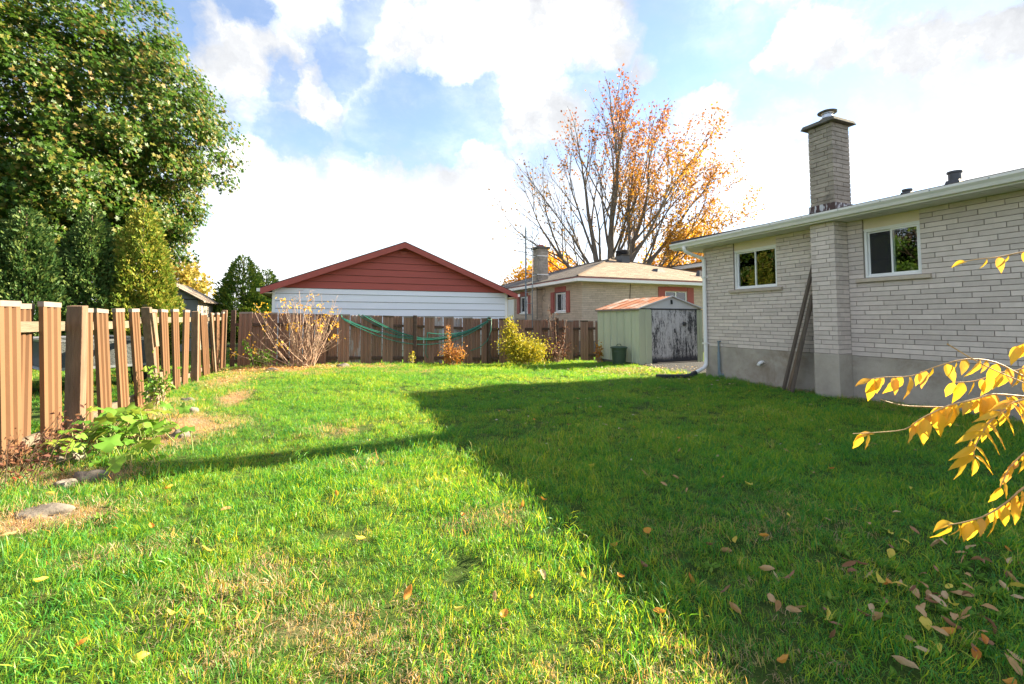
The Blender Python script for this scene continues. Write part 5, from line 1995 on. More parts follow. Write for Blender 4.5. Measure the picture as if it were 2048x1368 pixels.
build_bare_shrub()
bush('yellow_bush', 6.40, 14.0, .78, .80, 'bush_yellow', 'rounded bright yellow-green bush with tall sprigs before the brown fence', 61, 6500, (.05, .10), 26, tall=[(-.62, 1.55), (-.45, 1.35), (-.75, 1.2)])
bush('orange_bush', 3.95, 14.45, .42, .55, 'bush_orange', 'small orange-brown bush at the foot of the brown fence', 62, 1100, (.05, .09), 14, tall=[(-.12, 1.25)])
bush('yellow_seedling', 2.72, 14.78, .12, .38, 'bush_yellow', 'tiny yellow-green seedling against the brown fence under the hose', 63, 60, (.06, .10), 4)
bush('dead_bush', 7.75, 14.3, .75, .70, 'bush_dead', 'dark brown withered bush between the yellow bush and the shed', 64, 620, (.05, .12), 26, tall=[(-.35, 2.0), (-.1, 1.7), (.35, 1.5)])
bush('evergreen_sprig', -1.45, 14.45, .35, .42, 'weed_leaf', 'low olive green leafy sprig beside the bare shrub', 65, 420, (.05, .10), 9, tall=[(-.45, .75)])
bush('shed_weed', 8.72, 13.1, .16, .55, 'bush_orange', 'yellow and brown weed leaning on the pale green shed wall', 66, 150, (.06, .13), 6)


def build_squash():
    bx, by = -2.02, 6.12
    T = thing('squash_vine', (bx, by, gz(bx, by)), 'sprawling green squash vine with broad lobed leaves below the leaning fence', 'vine')
    rr = random.Random(15)
    segs = []
    protos = []
    for v in range(4):
        # broad lobed leaf: ring of 15 + centre, cupped
        vs, fs = [(0.12, 0, 0)], []
        n = 20
        for i in range(n):
            a = -math.pi + 2 * math.pi * (i + .5) / n
            rad = .48 + .13 * math.cos(5 * a) + .05 * rr.uniform(-1, 1)
            if abs(a) > 2.75: rad *= .55
            zc = -.16 * rad + .07 * math.sin(3 * a + v * 1.3) + rr.uniform(-.02, .02)
            vs.append((.12 + rad * math.cos(a) * .95, rad * math.sin(a) * 1.05, zc))
        for i in range(n): fs.append((0, 1 + i, 1 + (i + 1) % n))
        b = MB()
        b.add(vs, fs)
        protos.append(b.mesh('leaf', MATS['squash_leaf'], True))
    spots = []
    for k in range(92):
        t = rr.random()
        x = bx + rr.gauss(.02, .24) + .12 * t
        y = by + rr.gauss(.10, .48)
        h = rr.uniform(.04, .38) * (1 - .35 * min(1, abs(y - by) / 1.1))
        x = max(x, -2.38)
        spots.append((x, y, h))
    for (x, y, h) in spots:
        z = gz(x, y)
        o = bpy.data.objects.new('leaf', rr.choice(protos))
        s = rr.uniform(.09, .22)
        o.scale = (s, s, s * 1.1)
        o.location = (x, y, z + h)
        o.rotation_euler = (rr.uniform(-.7, .7), rr.uniform(-.3, .8), rr.uniform(0, 6.28))
        COL.objects.link(o)
        attach(o, T)
        p = Vector((x + rr.uniform(-.15, .15), y + rr.uniform(-.15, .15), z - .02))
        segs.append(([p, p.lerp(Vector((x, y, z + h)), .6) + Vector((0, 0, .04)), Vector((x, y, z + h - .005))], [.006, .005, .004], 5))
    pts = [Vector((bx + .1 * math.sin(i * 1.3), by - .9 + i * .24, gz(bx, by) + .02)) for i in range(9)]
    segs.append((pts, [.009] * 9, 6))
    branch_mesh('petiole', segs, MATS['stem_green'], T)


build_squash()


def build_berry_weed():
    bx, by = -2.25, 5.25
    T = thing('berry_weed', (bx, by, gz(bx, by)), 'withered dark red weed with red berries at the foot of the tan fence', 'weed')
    rr = random.Random(23)
    segs, ends = [], []
    for k in range(60):
        p = Vector((max(-2.42, bx + rr.gauss(0, .12)), by + rr.uniform(-.75, 1.1), 0))
        p.z = gz(p.x, p.y) - .03
        e = p + Vector((rr.uniform(.0, .28), rr.uniform(-.25, .25), rr.uniform(.12, .50)))
        m = p.lerp(e, .5) + Vector((0, 0, .06))
        segs.append(([p, m, e], [.004, .003, .0015], 4))
        ends += [m, e, p.lerp(e, .7)]
    branch_mesh('stem', segs, MATS['bark_brown'], T)
    E = np.array([tuple(e) for e in ends])
    idx = rng.integers(0, len(E), 460)
    pos = E[idx] + rng.normal(size=(460, 3)) * .03
    link('leaves', leaf_mesh('leaves', pos, rng.normal(size=(460, 3)), rng.normal(size=(460, 3)) + np.array([0, 0, .6]), rng.uniform(.025, .055, 460), LEAF_OVAL, MATS['bush_dead']), T)
    for (x, y, z) in ((-2.12, 5.55, .16), (-2.22, 4.95, .08)):
        b = MB()
        for k in range(9):
            c = Vector((x + rr.gauss(0, .022), y + rr.gauss(0, .022), z + rr.gauss(0, .018)))
            r = .010
            b.lathe([(r * .1, c.z - r), (r * .8, c.z - r * .6), (r, c.z), (r * .8, c.z + r * .6), (r * .1, c.z + r)], c.x, c.y, 8)
        b.tube([(x, y, z), (x - .03, y, 0)], .003, 4)
        b.build('berry_cluster', MATS['berry_red'], T, smooth=True)


build_berry_weed()

# the red and green weed growing up between slats further along
bush('fence_weed', -2.22, 8.35, .20, .55, 'squash_leaf', 'green and reddish weed climbing beside the broken leaning fence post', 71, 260, (.05, .10), 9)


def stone(x, y, sx, sy, sz, label, seed):
    g = np.random.default_rng(seed)
    import bmesh
    bm = bmesh.new()
    bmesh.ops.create_icosphere(bm, subdivisions=3, radius=1)
    for v in bm.verts:
        c = v.co
        k = 1 + .20 * math.sin(c.x * 3 + seed) * math.cos(c.y * 4 + seed * 2) + .05 * math.sin(c.y * 9 + c.z * 8) + .12 * math.sin(c.z * 5 + c.x * 4 + seed) + .03 * math.sin(c.x * 13 + c.y * 11)
        v.co = Vector((c.x * sx * k, c.y * sy * k, max(c.z, -.4) * sz * k))
    me = bpy.data.meshes.new('stone')
    bm.to_mesh(me)
    bm.free()
    me.polygons.foreach_set('use_smooth', np.ones(len(me.polygons), bool))
    me.materials.append(MATS['stone'])
    o = link('stone', me)
    o.location = (x, y, gz(x, y) + sz * .02)
    tag(o, label, 'stone', 'stones along the fence bed')


stone(-1.74, 4.93, .12, .10, .085, 'large rounded stone on the orange straw below the squash vine', 1)
stone(-1.72, 4.18, .15, .10, .05, 'flat half-buried stone in the lawn near the tan fence', 2)
stone(-1.72, 7.95, .12, .09, .07, 'pale stone lying in the grass beyond the squash vine', 3)
stone(-1.45, 6.35, .10, .08, .08, 'stone at the edge of the bare soil beside the squash vine', 4)
stone(-1.75, 6.95, .07, .06, .05, 'small pink stone in the middle of the bare soil', 5)
stone(-1.85, 4.80, .08, .06, .05, 'small pale stone on the orange straw', 6)
stone(-1.95, 8.9, .11, .09, .07, 'grey stone at the foot of the leaning slats', 7)
stone(.62, 14.0, .16, .11, .12, 'grey stone in the fallen leaves right of the bare shrub', 8)
stone(-1.15, 13.7, .15, .10, .06, 'flat stone in the fallen leaves left of the bare shrub', 9)
stone(-2.2, 5.62, .15, .16, .13, 'large grey stone between the slats and the berry weed', 10)


# ------------------------------------------------------------------ golden compound leaves reaching in from the right
def build_gold_shrub():
    base = Vector((2.62, .58, 0))
    base.z = gz(base.x, base.y)
    T = thing('golden_sapling', base, 'golden sapling with long drooping compound leaves over the shaded grass', 'sapling')
    rr = random.Random(31)
    V = Vector
    A = [V(p) for p in ((2.289, .733, 1.129), (2.210, .764, 1.160), (2.123, .798, 1.206), (2.031, .836, 1.217), (1.932, .879, 1.190), (1.861, .911, 1.160), (1.783, .944, 1.156), (1.733, .965, 1.150))]
    B = [V(p) for p in ((2.142, .687, 1.100), (2.068, .718, 1.107), (1.982, .754, 1.114), (1.935, .774, 1.100), (1.876, .800, 1.085), (1.836, .818, 1.071), (1.770, .848, 1.035), (1.724, .869, 1.002), (1.638, .906, .992), (1.572, .934, .988))]
    C = [V(p) for p in ((2.068, .663, 1.115), (1.997, .694, 1.105), (1.953, .714, 1.084), (1.902, .738, 1.032), (1.865, .757, .962), (1.863, .760, .927))]
    D = [V(p) for p in ((1.985, .610, .930), (1.866, .654, .873), (1.825, .673, .835), (1.772, .698, .796), (1.718, .721, .776), (1.665, .744, .765))]
    E = [V(p) for p in ((2.352, .733, 1.607), (2.279, .764, 1.591), (2.192, .803, 1.571), (2.126, .831, 1.563), (2.082, .850, 1.554))]
    G = [V(p) for p in ((2.212, .702, 1.285), (2.157, .725, 1.278), (2.116, .743, 1.263))]
    P = [V(p) for p in ((2.140, .743, 1.099), (2.037, .788, 1.065), (1.831, .875, 1.065), (1.762, .903, 1.072), (1.706, .926, 1.089))]
    H = [V(p) for p in ((2.208, 0.714, 1.103), (2.147, 0.740, 1.087), (2.065, 0.778, 1.037), (1.998, 0.810, 0.971), (1.961, 0.829, 0.897))]
    I = [V(p) for p in ((1.990, 0.649, 0.994), (1.936, 0.674, 0.957), (1.895, 0.693, 0.913), (1.869, 0.707, 0.854))]
    J = [V(p) for p in ((2.351, 0.753, 1.262), (2.288, 0.784, 1.183), (2.207, 0.819, 1.166), (2.127, 0.855, 1.136), (2.054, 0.886, 1.131))]
    top = V((2.55, .62, 1.75))
    segs = [([base - V((0, 0, .05)), V((2.60, .60, .6)), V((2.57, .61, 1.2)), top], [.018, .015, .012, .006], 8)]
    hubs = {id(A): V((2.585, .605, .98)), id(B): V((2.59, .60, .9)), id(C): V((2.59, .60, .92)), id(D): V((2.60, .60, .62)), id(E): V((2.56, .615, 1.42)), id(G): V((2.575, .61, 1.15)), id(P): V((2.585, .605, .95)), id(H): V((2.59, .60, .88)), id(I): V((2.60, .60, .72)), id(J): V((2.58, .605, 1.0))}

    def smooth(pts):
        out = []
        for i in range(len(pts) - 1):
            p0, p1, p2, p3 = pts[max(i - 1, 0)], pts[i], pts[i + 1], pts[min(i + 2, len(pts) - 1)]
            for t in (0, .33, .66):
                out.append(.5 * ((2 * p1) + (p2 - p0) * t + (2 * p0 - 5 * p1 + 4 * p2 - p3) * t * t + (-p0 + 3 * p1 - 3 * p2 + p3) * t ** 3))
        out.append(pts[-1])
        return out
    paths = {}
    for nm, L in (('A', A), ('B', B), ('C', C), ('D', D), ('E', E), ('G', G), ('P', P), ('H', H), ('I', I), ('J', J)):
        hub = hubs[id(L)]
        full = smooth([hub, hub.lerp(L[0], .55) + V((0, 0, .05))] + L)
        segs.append((full, list(np.linspace(.0038, .0013, len(full))), 6))
        paths[nm] = smooth(L)
    segs.append((smooth([V((2.2, .70, 1.11)), V((2.12, .74, 1.15)), V((2.03, .79, 1.2)), V((1.95, .85, 1.27))]), [.002] * 10, 5))
    branch_mesh('trunk', segs[:1], MATS['bark_brown'], T)
    branch_mesh('stem', segs[1:], MATS['stem_gold'], T)
    # leaflet prototypes: pointed, folded along the midrib, curled
    protos = []
    for v in range(9):
        n = 7
        vs, fs = [], []
        curl = rr.uniform(.05, .5)
        fold = rr.uniform(.10, .38)
        sk = rr.uniform(-.06, .06)
        for i in range(n + 1):
            t = i / n
            w = (.225 if v < 6 else .135) * (.8 + .08 * (v % 3)) * (math.sin(math.pi * min(1, t * 1.04) ** .72) ** .9 if 0 < t < 1 else 0)
            x = t * (1 - .12 * curl)
            z = -curl * t * t * .55
            y0 = sk * math.sin(t * 3)
            for s in (-1, -.5, 0, .5, 1):
                vs.append((x, y0 + s * w * (1 + .06 * math.sin(i * 2.6 + s * 2)), z + abs(s) * w * fold * 2 + .012 * math.sin(i * 2.1 + s * 3)))
        for i in range(n):
            for j in range(4):
                fs.append((i * 5 + j, i * 5 + j + 1, (i + 1) * 5 + j + 1, (i + 1) * 5 + j))
        b = MB()
        b.add(vs, fs)
        protos.append(b.mesh('leaflet', MATS['gold_leaf'], True))

    def leaflet(p, d, up, s, slim=False):
        d = d.normalized()
        sd = up.cross(d).normalized()
        u = d.cross(sd)
        o = bpy.data.objects.new('leaflet', rr.choice(protos[6:] if slim else protos[:6]))
        M = Matrix((d, sd, u)).transposed().to_4x4()
        o.matrix_basis = Matrix.Translation(p) @ M @ Matrix.Scale(s, 4)
        COL.objects.link(o)
        attach(o, T)
    right, fwd = V((.9215, -.388, 0)), V((.388, .9215, 0))

    def hang(path, n0, n1, k, s, spread=.25, droop=1.0):
        for i in range(k):
            f = n0 + (n1 - n0) * (i + rr.uniform(-.2, .2)) / max(1, k - 1)
            f = min(max(f, 0), .999) * (len(path) - 1)
            p = path[int(f)].lerp(path[min(int(f) + 1, len(path) - 1)], f - int(f))
            t = (path[min(int(f) + 1, len(path) - 1)] - path[max(int(f) - 1, 0)]).normalized()
            d = V((0, 0, -droop)) + t * rr.uniform(.1, .55) + fwd * (spread if i % 2 else -spread) * rr.uniform(.5, 1.5)
            face = -fwd * .8 + right * rr.uniform(-.7, .7) + V((0, 0, .25))
            leaflet(p, d + right * rr.gauss(0, .18), face, s * rr.uniform(.62, 1.22))
    hang(paths['A'], .12, .97, 18, .076)
    leaflet(paths['A'][-1], V((-.8, .3, -.35)), V((.1, -.5, 1)), .062)
    hang(paths['B'], .10, .72, 19, .078)
    hang(paths['B'], .92, .95, 2, .078)
    leaflet(paths['B'][-1] + V((.06, -.03, 0)), V((-1, .4, -.12)), V((.2, -.3, 1)), .068)
    pc = paths['C']
    for i in range(7):                      # herringbone leaf seen from below
        f = int((.28 + .66 * i / 6) * (len(pc) - 1))
        p, t = pc[f], (pc[min(f + 1, len(pc) - 1)] - pc[f - 1]).normalized()
        leaflet(p, -right * .9 + t * .35 + V((0, 0, -.12)), V((.2, -.5, .9)), rr.uniform(.078, .098), True)
        leaflet(p, right * 1.0 + t * .75 + V((0, 0, -.10)), V((-.2, -.6, .8)), rr.uniform(.085, .105), True)
    leaflet(pc[-1], V((0, 0, -1)), -fwd, .062)
    hang(paths['D'], .12, .95, 16, .070)
    leaflet(paths['D'][-1] + V((.03, 0, 0)), V((-1, .35, -.2)), V((.2, -.3, 1)), .068)
    hang(paths['E'], .25, .62, 4, .062)
    leaflet(paths['E'][-1] + V((.02, 0, .002)), V((-.9, .4, -.25)), V((.1, -.6, .8)), .055)
    hang(paths['G'], .1, .95, 5, .078)
    hang(paths['H'], .1, .97, 11, .074)
    hang(paths['I'], .1, .97, 8, .070)
    hang(paths['J'], .1, .97, 10, .074)


build_gold_shrub()

LEAVES = [
    (2.20, 2.02, 't'), (3.08, 2.85, 'o'), (3.17, 2.67, 'y'), (2.88, 2.12, 'y'), (3.04, 1.98, 't'), (3.20, 1.83, 't'), (3.63, 1.90, 't'), (3.37, 2.00, 'y'), (2.50, 2.01, 'o'),
    (2.16, 2.10, 'b'), (2.56, 1.73, 't'), (2.69, 1.55, 't'), (2.68, 1.45, 'o'), (2.69, 1.41, 'y'), (2.71, 1.35, 't'), (3.35, 1.56, 't'), (2.70, 1.26, 't'), (2.99, 1.27, 't'),
    (3.60, 1.35, 'o'), (2.81, 1.12, 't'), (2.69, 1.16, 't'), (2.51, 1.23, 't'), (2.27, 1.32, 'b'), (2.11, 1.35, 'b'), (2.13, 1.41, 'b'), (1.95, 1.51, 't'), (2.03, 1.46, 't'),
    (1.74, 1.56, 't'), (1.84, 1.70, 'b'), (2.26, 1.68, 'b'), (2.23, 1.78, 't'), (1.67, 1.27, 'o'), (2.41, 1.00, 'o'), (2.42, 1.02, 'b'), (2.33, 1.10, 'y'), (2.57, 1.05, 't'),
    (2.52, 1.13, 'b'), (2.06, 1.07, 't'), (2.52, 0.93, 't'), (3.20, 1.71, 'y'), (3.36, 1.45, 't'), (3.49, 1.46, 't'), (4.38, 2.18, 'y'), (3.00, 1.60, 'y'), (3.00, 1.40, 'b'),
    (3.16, 1.20, 't'), (3.37, 1.26, 'b'), (3.11, 1.14, 't'), (2.60, 1.58, 'b'), (1.99, 1.57, 't'), (2.35, 2.09, 'y'), (2.71, 1.30, 't'), (2.79, 1.36, 't'), (2.71, 1.29, 'b'),
    (3.22, 1.18, 'y'), (3.62, 1.43, 'b'), (3.62, 1.53, 'b'), (5.52, 2.70, 't'), (4.01, 3.46, 'b'), (3.31, 3.08, 't'), (3.89, 2.64, 't'), (0.24, 2.87, 'y'), (0.42, 2.30, 'o'),
    (0.61, 2.07, 'y'), (0.78, 1.95, 'o'), (0.79, 2.10, 't'), (0.96, 2.03, 'o'), (1.08, 2.16, 't'), (1.27, 2.08, 'y'), (1.44, 1.99, 'o'), (1.32, 2.94, 'o'), (1.51, 3.00, 'o'),
    (0.89, 2.95, 'o'), (1.88, 2.33, 'o'), (1.60, 2.27, 'o'), (1.63, 2.04, 'b'), (1.77, 1.86, 'o'), (3.33, 4.90, 't'), (2.90, 5.03, 'b'), (2.28, 3.57, 'y'), (2.59, 3.20, 't'),
    (2.56, 2.95, 't'), (2.60, 2.75, 't'), (2.66, 5.55, 'o'), (3.62, 3.92, 'o'), (3.30, 4.50, 't'), (3.45, 4.47, 'o'), (1.41, 1.66, 'o'), (1.72, 6.49, 'o'), (5.32, 5.85, 't'),
    (3.69, 5.79, 'o'), (-0.97, 3.65, 'o'), (-0.58, 3.75, 't'), (-0.56, 3.12, 'y'), (-1.48, 3.39, 'y'), (-1.25, 3.04, 'y'), (-0.62, 2.25, 'y'), (-0.46, 2.47, 'y'), (-1.17, 3.70, 'o'),
    (-0.56, 2.47, 'y'), (-1.08, 4.44, 'o'),
]


# ------------------------------------------------------------------ fallen leaves
def build_fallen():
    rr = random.Random(44)
    info = {'t': ('fall_tan', 'curled tan leaf fallen on the lawn', 'tan leaves fallen on the lawn'), 'b': ('fall_brown', 'curled dark brown leaf fallen on the lawn', 'brown leaves fallen on the lawn'),
            'o': ('fall_orange', 'orange leaf fallen on the lawn', 'orange leaves fallen on the lawn'), 'y': ('fall_yellow', 'yellow leaf fallen on the lawn', 'yellow leaves fallen on the lawn')}
    protos = {}
    for c, (mt, _, _) in info.items():
        protos[c] = []
        for v in range(6):
            n = 8
            curl, fold, wd = rr.uniform(-.9, 1.3), rr.uniform(-.5, .9), rr.uniform(.13, .21) if c in 'tb' else rr.uniform(.20, .34)
            vs, fs = [], []
            for i in range(n + 1):
                t = i / n
                w = wd * (math.sin(math.pi * t ** .85) ** .8 if 0 < t < 1 else 0.0)
                x = (t - .5)
                z = curl * (t - .5) ** 2 + .05 * math.sin(t * 5 + v)
                for s in (-1, -.5, 0, .5, 1):
                    vs.append((x, s * w * (1 + .08 * math.sin(i * 2.3 + s * 3 + v)) + .05 * math.sin(t * 3 + v), z + s * s * w * fold * 1.6 + .02 * math.sin(i * 1.9 + s * 2.7)))
            for i in range(n):
                for j in range(4):
                    fs.append((i * 5 + j, i * 5 + j + 1, (i + 1) * 5 + j + 1, (i + 1) * 5 + j))
            b = MB()
            b.add(vs, fs)
            protos[c].append(b.mesh('fallen_leaf', MATS[mt], True))
    L = list(LEAVES)
    for _ in range(46):       # further out in the shade
        x, y = rr.uniform(2.4, 7.8), rr.uniform(2.6, 8.2)
        L.append((x, y, rr.choice('ttttboy')))
    for _ in range(52):       # thick under the sapling
        L.append((rr.gauss(2.85, .38), rr.gauss(1.25, .24), rr.choice('ttttbboy')))
    for _ in range(16):
        L.append((rr.uniform(-1.8, 1.3), rr.uniform(2.2, 8.0), rr.choice('toyy')))
    for (x, y, c) in L:
        o = bpy.data.objects.new('fallen_leaf', rr.choice(protos[c]))
        d = math.hypot(x, y)
        s = rr.uniform(.045, .092) if c in 'tb' else rr.uniform(.042, .075)
        if d > 5: s *= .85
        o.scale = (s, s, s)
        o.location = (x, y, gz(x, y) + rr.uniform(.034, .06))
        o.rotation_euler = (rr.gauss(0, .5), rr.gauss(0, .35), rr.uniform(0, 6.28))
        COL.objects.link(o)
        mt, lab, grp = info[c]
        tag(o, lab, 'leaf', grp)


build_fallen()


def litter(name, mat, n, region, label, size=(.03, .07)):
    P = np.array([region() for _ in range(n)])
    z = ground_z(P[:, 0], P[:, 1]) + rng.uniform(.015, .05, n)
    on_pad = (P[:, 0] > 8.3) & (P[:, 1] > 8.75) & (P[:, 1] < 11.1)
    z = np.where(on_pad, .034, z)
    pos = np.stack([P[:, 0], P[:, 1], z], 1)
    me = leaf_mesh(name, pos, rng.normal(size=(n, 3)) * np.array([1, 1, .25]), rng.normal(size=(n, 3)) * .35 + np.array([0, 0, 1]), rng.uniform(*size, n), LEAF_OVAL, MATS[mat])
    tag(link(name, me), label, 'leaf litter', kind='stuff')


lr = random.Random(3)
litter('leaf_litter', 'litter', 900, lambda: (lr.gauss(7.9, .75), lr.gauss(9.7, .75)), 'pale leaf litter strewn before the shed', (.045, .085))
litter('leaf_litter', 'litter_orange', 1500, lambda: (lr.gauss(-.45, .95), min(14.8, lr.gauss(14.15, .38))), 'orange leaf litter under the bare shrub', (.04, .09))
litter('leaf_litter', 'litter_orange', 420, lambda: (lr.gauss(-1.85, .3), lr.gauss(12.6, 1.3)), 'orange leaf litter along the far end of the tan fence', (.04, .08))
litter('leaf_litter', 'litter', 260, lambda: (lr.uniform(2.2, 8.3), lr.uniform(3.0, 11.0)), 'tiny pale leaf scraps scattered over the shaded lawn', (.025, .05))


# ------------------------------------------------------------------ lawn
def blade_tuft(name, seed, n, rad, h0, h1, w0, w1, lean, mat):
    """n curved blades of three segments"""
    g = np.random.default_rng(seed)
    a = g.random(n) * 6.283
    r = rad * np.sqrt(g.random(n))
    base = np.stack([np.cos(a) * r, np.sin(a) * r, np.full(n, -.012)], 1)
    h = g.uniform(h0, h1, n)
    w = g.uniform(w0, w1, n)
    az = g.random(n) * 6.283
    ln = np.abs(g.normal(size=n)) * lean + .08
    dirx = np.stack([np.cos(az), np.sin(az), np.zeros(n)], 1)
    tw = az + 1.57 + g.normal(size=n) * .5
    side = np.stack([np.cos(tw), np.sin(tw), np.zeros(n)], 1)
    V = []
    for t, ww in ((0, .8), (.38, 1.0), (.75, .7), (1.0, 0.0)):
        b = ln * t ** 1.8
        c = base + dirx * (h * np.sin(np.minimum(b, 1.5)) * t)[:, None] + np.array([0, 0, 1]) * (h * np.cos(np.minimum(b, 1.45)) * t)[:, None]
        if ww > 0:
            V += [c - side * (w * ww / 2)[:, None], c + side * (w * ww / 2)[:, None]]
        else:
            V += [c]
    V = np.stack(V, 1)
    k = 7
    T = np.array([(0, 1, 3), (0, 3, 2), (2, 3, 5), (2, 5, 4), (4, 5, 6)])
    F = (T[None] + (np.arange(n) * k)[:, None, None]).reshape(-1, 3)
    rn = np.repeat(g.random(n), k)
    me = mesh_arrays(name, V.reshape(-1, 3), F, mat, True, {'rnd': ('FLOAT', 'POINT', rn)})
    return bpy.data.objects.new(name, me)          # never linked: only instanced


def weed_rosette(name, seed, n, s, mat):
    g = np.random.default_rng(seed)
    a = np.arange(n) * 2.4 + g.normal(size=n) * .3
    fwd = np.stack([np.cos(a), np.sin(a), g.uniform(.15, .9, n)], 1)
    up = np.stack([-np.cos(a) * .5, -np.sin(a) * .5, np.ones(n)], 1) + g.normal(size=(n, 3)) * .2
    me = leaf_mesh(name, np.zeros((n, 3)) + g.normal(size=(n, 3)) * np.array([.02, .02, .004]), fwd, up, g.uniform(.6, 1.0, n) * s, LEAF_OVAL, mat)
    return bpy.data.objects.new(name, me)


def scatter(name, label, pts, rot, scl, dry, hue, kinds, cat='grass'):
    me = bpy.data.meshes.new(name)
    me.vertices.add(len(pts))
    me.vertices.foreach_set('co', np.asarray(pts, np.float32).ravel())
    rz = np.asarray(rot, np.float32)
    for an, ty, data in (('rot', 'FLOAT_VECTOR', rz), ('scl', 'FLOAT', scl), ('dry', 'FLOAT', dry), ('hue', 'FLOAT', hue)):
        at = me.attributes.new(an, ty, 'POINT')
        at.data.foreach_set('vector' if ty == 'FLOAT_VECTOR' else 'value', np.asarray(data, np.float32).ravel())
    at = me.attributes.new('kind_index', 'INT', 'POINT')
    at.data.foreach_set('value', rng.integers(0, len(kinds), len(pts)).astype(np.int32))
    o = bpy.data.objects.new(name, me)
    COL.objects.link(o)
    tag(o, label, cat, kind='stuff')
    ng = bpy.data.node_groups.new(name, 'GeometryNodeTree')
    ng.interface.new_socket('Geometry', in_out='INPUT', socket_type='NodeSocketGeometry')
    ng.interface.new_socket('Geometry', in_out='OUTPUT', socket_type='NodeSocketGeometry')
    N, L = ng.nodes, ng.links
    gi, go = N.new('NodeGroupInput'), N.new('NodeGroupOutput')
    jn = N.new('GeometryNodeJoinGeometry')
    for k in kinds:
        oi = N.new('GeometryNodeObjectInfo')
        oi.inputs['Object'].default_value = k
        oi.inputs['As Instance'].default_value = True
        L.new(oi.outputs['Geometry'], jn.inputs[0])
    ip = N.new('GeometryNodeInstanceOnPoints')
    ip.inputs['Pick Instance'].default_value = True
    L.new(gi.outputs[0], ip.inputs['Points'])
    L.new(jn.outputs[0], ip.inputs['Instance'])

    def na(nm, ty):
        q = N.new('GeometryNodeInputNamedAttribute')
        q.data_type = ty
        q.inputs['Name'].default_value = nm
        return q.outputs[0]
    L.new(na('kind_index', 'INT'), ip.inputs['Instance Index'])
    L.new(na('rot', 'FLOAT_VECTOR'), ip.inputs['Rotation'])
    L.new(na('scl', 'FLOAT'), ip.inputs['Scale'])
    L.new(ip.outputs[0], go.inputs[0])
    md = o.modifiers.new('scatter', 'NODES')
    md.node_group = ng
    return o


def lawn_ok(x, y):
    house_ = (x > 8.50) & (y < 8.36)
    pier_ = (x > 8.15) & (y > 5.0) & (y < 5.48)
    pad_ = (x > 8.55) & (y > 8.72) & (y < 11.3)
    shed_ = (x > 8.86) & (y > 11.15) & (y < 13.5)
    return ~(house_ | pier_ | pad_ | shed_)


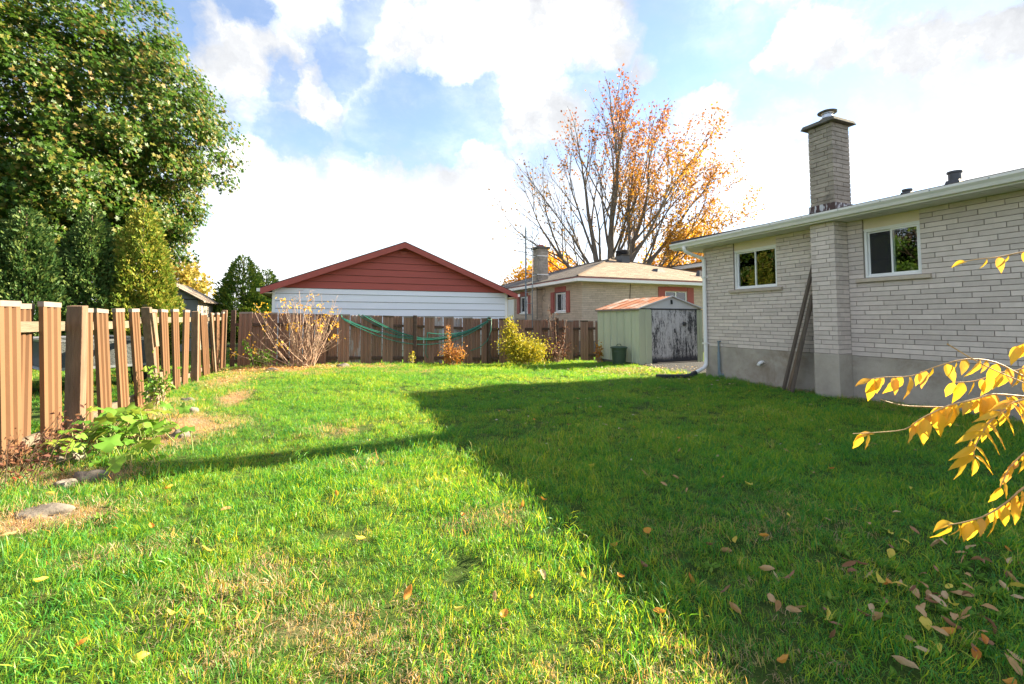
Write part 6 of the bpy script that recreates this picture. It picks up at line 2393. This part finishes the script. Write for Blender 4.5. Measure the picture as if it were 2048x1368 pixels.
def build_lawn():
    G = MATS['grass']
    short = [blade_tuft('grass_tuft', 100 + k, 66, .12, .030, .078, .0022, .0042, 1.0, G) for k in range(6)]
    tall = [blade_tuft('grass_tuft', 120 + k, 38, .075, .07, .145, .0030, .0050, .6, G) for k in range(4)]

    def region(x0, x1, y0, y1, dens):
        n = int((x1 - x0) * (y1 - y0) * dens)
        return np.stack([rng.uniform(x0, x1, n), rng.uniform(y0, y1, n)], 1)
    P = np.concatenate([region(-3.4, 9.2, .2, 4.5, 190), region(-3.4, 9.2, 4.5, 9.0, 125), region(-3.4, 9.2, 9.0, 15.4, 90)])
    P = P[lawn_ok(P[:, 0], P[:, 1])]
    d = dryness(P[:, 0], P[:, 1])
    keep = rng.random(len(P)) > np.clip((d - .45) * 1.3, 0, .70)
    P, d = P[keep], d[keep]
    n = len(P)
    hgt = .30 + .55 * vnoise(P[:, 0], P[:, 1], 6.5, 9) + .62 * vnoise(P[:, 0], P[:, 1], 2.1, 6) * (0.6 + .8 * vnoise(P[:, 0], P[:, 1], .6, 7))
    scl = hgt * rng.uniform(.55, 1.35, n) * (1 - .35 * smoothstep(.3, .7, d))
    hue = np.clip(.55 * vnoise(P[:, 0], P[:, 1], 1.3, 8) + .45 * rng.random(n), 0, 1)
    rot = np.stack([rng.normal(size=n) * .28, rng.normal(size=n) * .28, rng.random(n) * 6.283], 1)
    pts = np.stack([P[:, 0], P[:, 1], ground_z(P[:, 0], P[:, 1])], 1)
    scl = np.maximum(scl, .55 + .2 * rng.random(n))
    scatter('lawn_grass', 'short green grass of the back garden lawn', pts, rot, scl, d, hue, short)
    # longer tufts, thicker along the fence bed
    Q = np.concatenate([region(-3.0, 8.4, .3, 5.0, 6.0), region(-2.4, 8.4, 5, 14.8, 2.5), region(-2.4, -1.5, 3.5, 11.5, 26), region(-2.4, 9, 14.2, 15.1, 10), region(7.9, 8.5, 1, 8.3, 14)])
    Q = Q[lawn_ok(Q[:, 0], Q[:, 1])]
    d = dryness(Q[:, 0], Q[:, 1])
    Q, d = Q[d < .62], d[d < .62]
    n = len(Q)
    pts = np.stack([Q[:, 0], Q[:, 1], ground_z(Q[:, 0], Q[:, 1])], 1)
    scatter('tall_grass', 'longer grass tufts standing above the lawn', pts, np.stack([rng.normal(size=n) * .15, rng.normal(size=n) * .15, rng.random(n) * 6.28], 1), rng.uniform(.6, 1.1, n), d, rng.random(n), tall)
    # straw on the worn spots
    W = []
    for (cx, cy, rx, ry, s) in DRY_BLOBS:
        k = int(420 * rx * ry * min(s, 1.2)) + 8
        W.append(np.stack([rng.normal(cx, rx * .6, k), rng.normal(cy, ry * .6, k)], 1))
    W = np.concatenate(W)
    W = W[lawn_ok(W[:, 0], W[:, 1]) & (W[:, 1] < 14.95) & (W[:, 0] > -2.7)]
    n = len(W)
    straw = [blade_tuft('straw_tuft', 140 + k, 44, .10, .02, .075, .0022, .0042, 1.7, G) for k in range(3)]
    pts = np.stack([W[:, 0], W[:, 1], ground_z(W[:, 0], W[:, 1])], 1)
    scatter('straw_grass', 'dry straw coloured grass on the worn lawn spots', pts, np.stack([rng.normal(size=n) * .15, rng.normal(size=n) * .15, rng.random(n) * 6.28], 1), rng.uniform(.6, 1.0, n), np.full(n, .9), rng.random(n), straw)
    # neighbouring lawns seen through and over the fences
    O = np.concatenate([region(-11, -2.65, 4.5, 22, 14), region(-2.6, 10.2, 15.2, 16.4, 20)])
    n = len(O)
    pts = np.stack([O[:, 0], O[:, 1], ground_z(O[:, 0], O[:, 1])], 1)
    scatter('neighbour_grass', 'grass of the neighbouring lawns beyond the fences', pts, np.stack([np.zeros(n), np.zeros(n), rng.random(n) * 6.28], 1), rng.uniform(1.0, 1.7, n), np.full(n, .1), rng.random(n), short[:3])
    # broad-leaved weeds
    WM = MATS['weed_leaf']
    ros = [weed_rosette('weed_rosette', 160 + k, 9 + k, .085, WM) for k in range(4)]
    Z = np.concatenate([np.stack([rng.normal(2.95, .35, 60), rng.normal(1.30, .28, 60)], 1), np.stack([rng.uniform(1.9, 7.5, 60), rng.uniform(1.0, 7.5, 60)], 1), np.stack([rng.uniform(-2.3, 1.5, 14), rng.uniform(2.6, 9, 14)], 1)])
    Z = Z[lawn_ok(Z[:, 0], Z[:, 1])]
    n = len(Z)
    pts = np.stack([Z[:, 0], Z[:, 1], ground_z(Z[:, 0], Z[:, 1]) + .012], 1)
    scatter('lawn_weeds', 'broad-leaved weeds growing among the lawn grass', pts, np.stack([rng.normal(size=n) * .1, rng.normal(size=n) * .1, rng.random(n) * 6.28], 1), rng.uniform(.4, .85, n), np.zeros(n), rng.random(n), ros, 'weeds')


build_lawn()
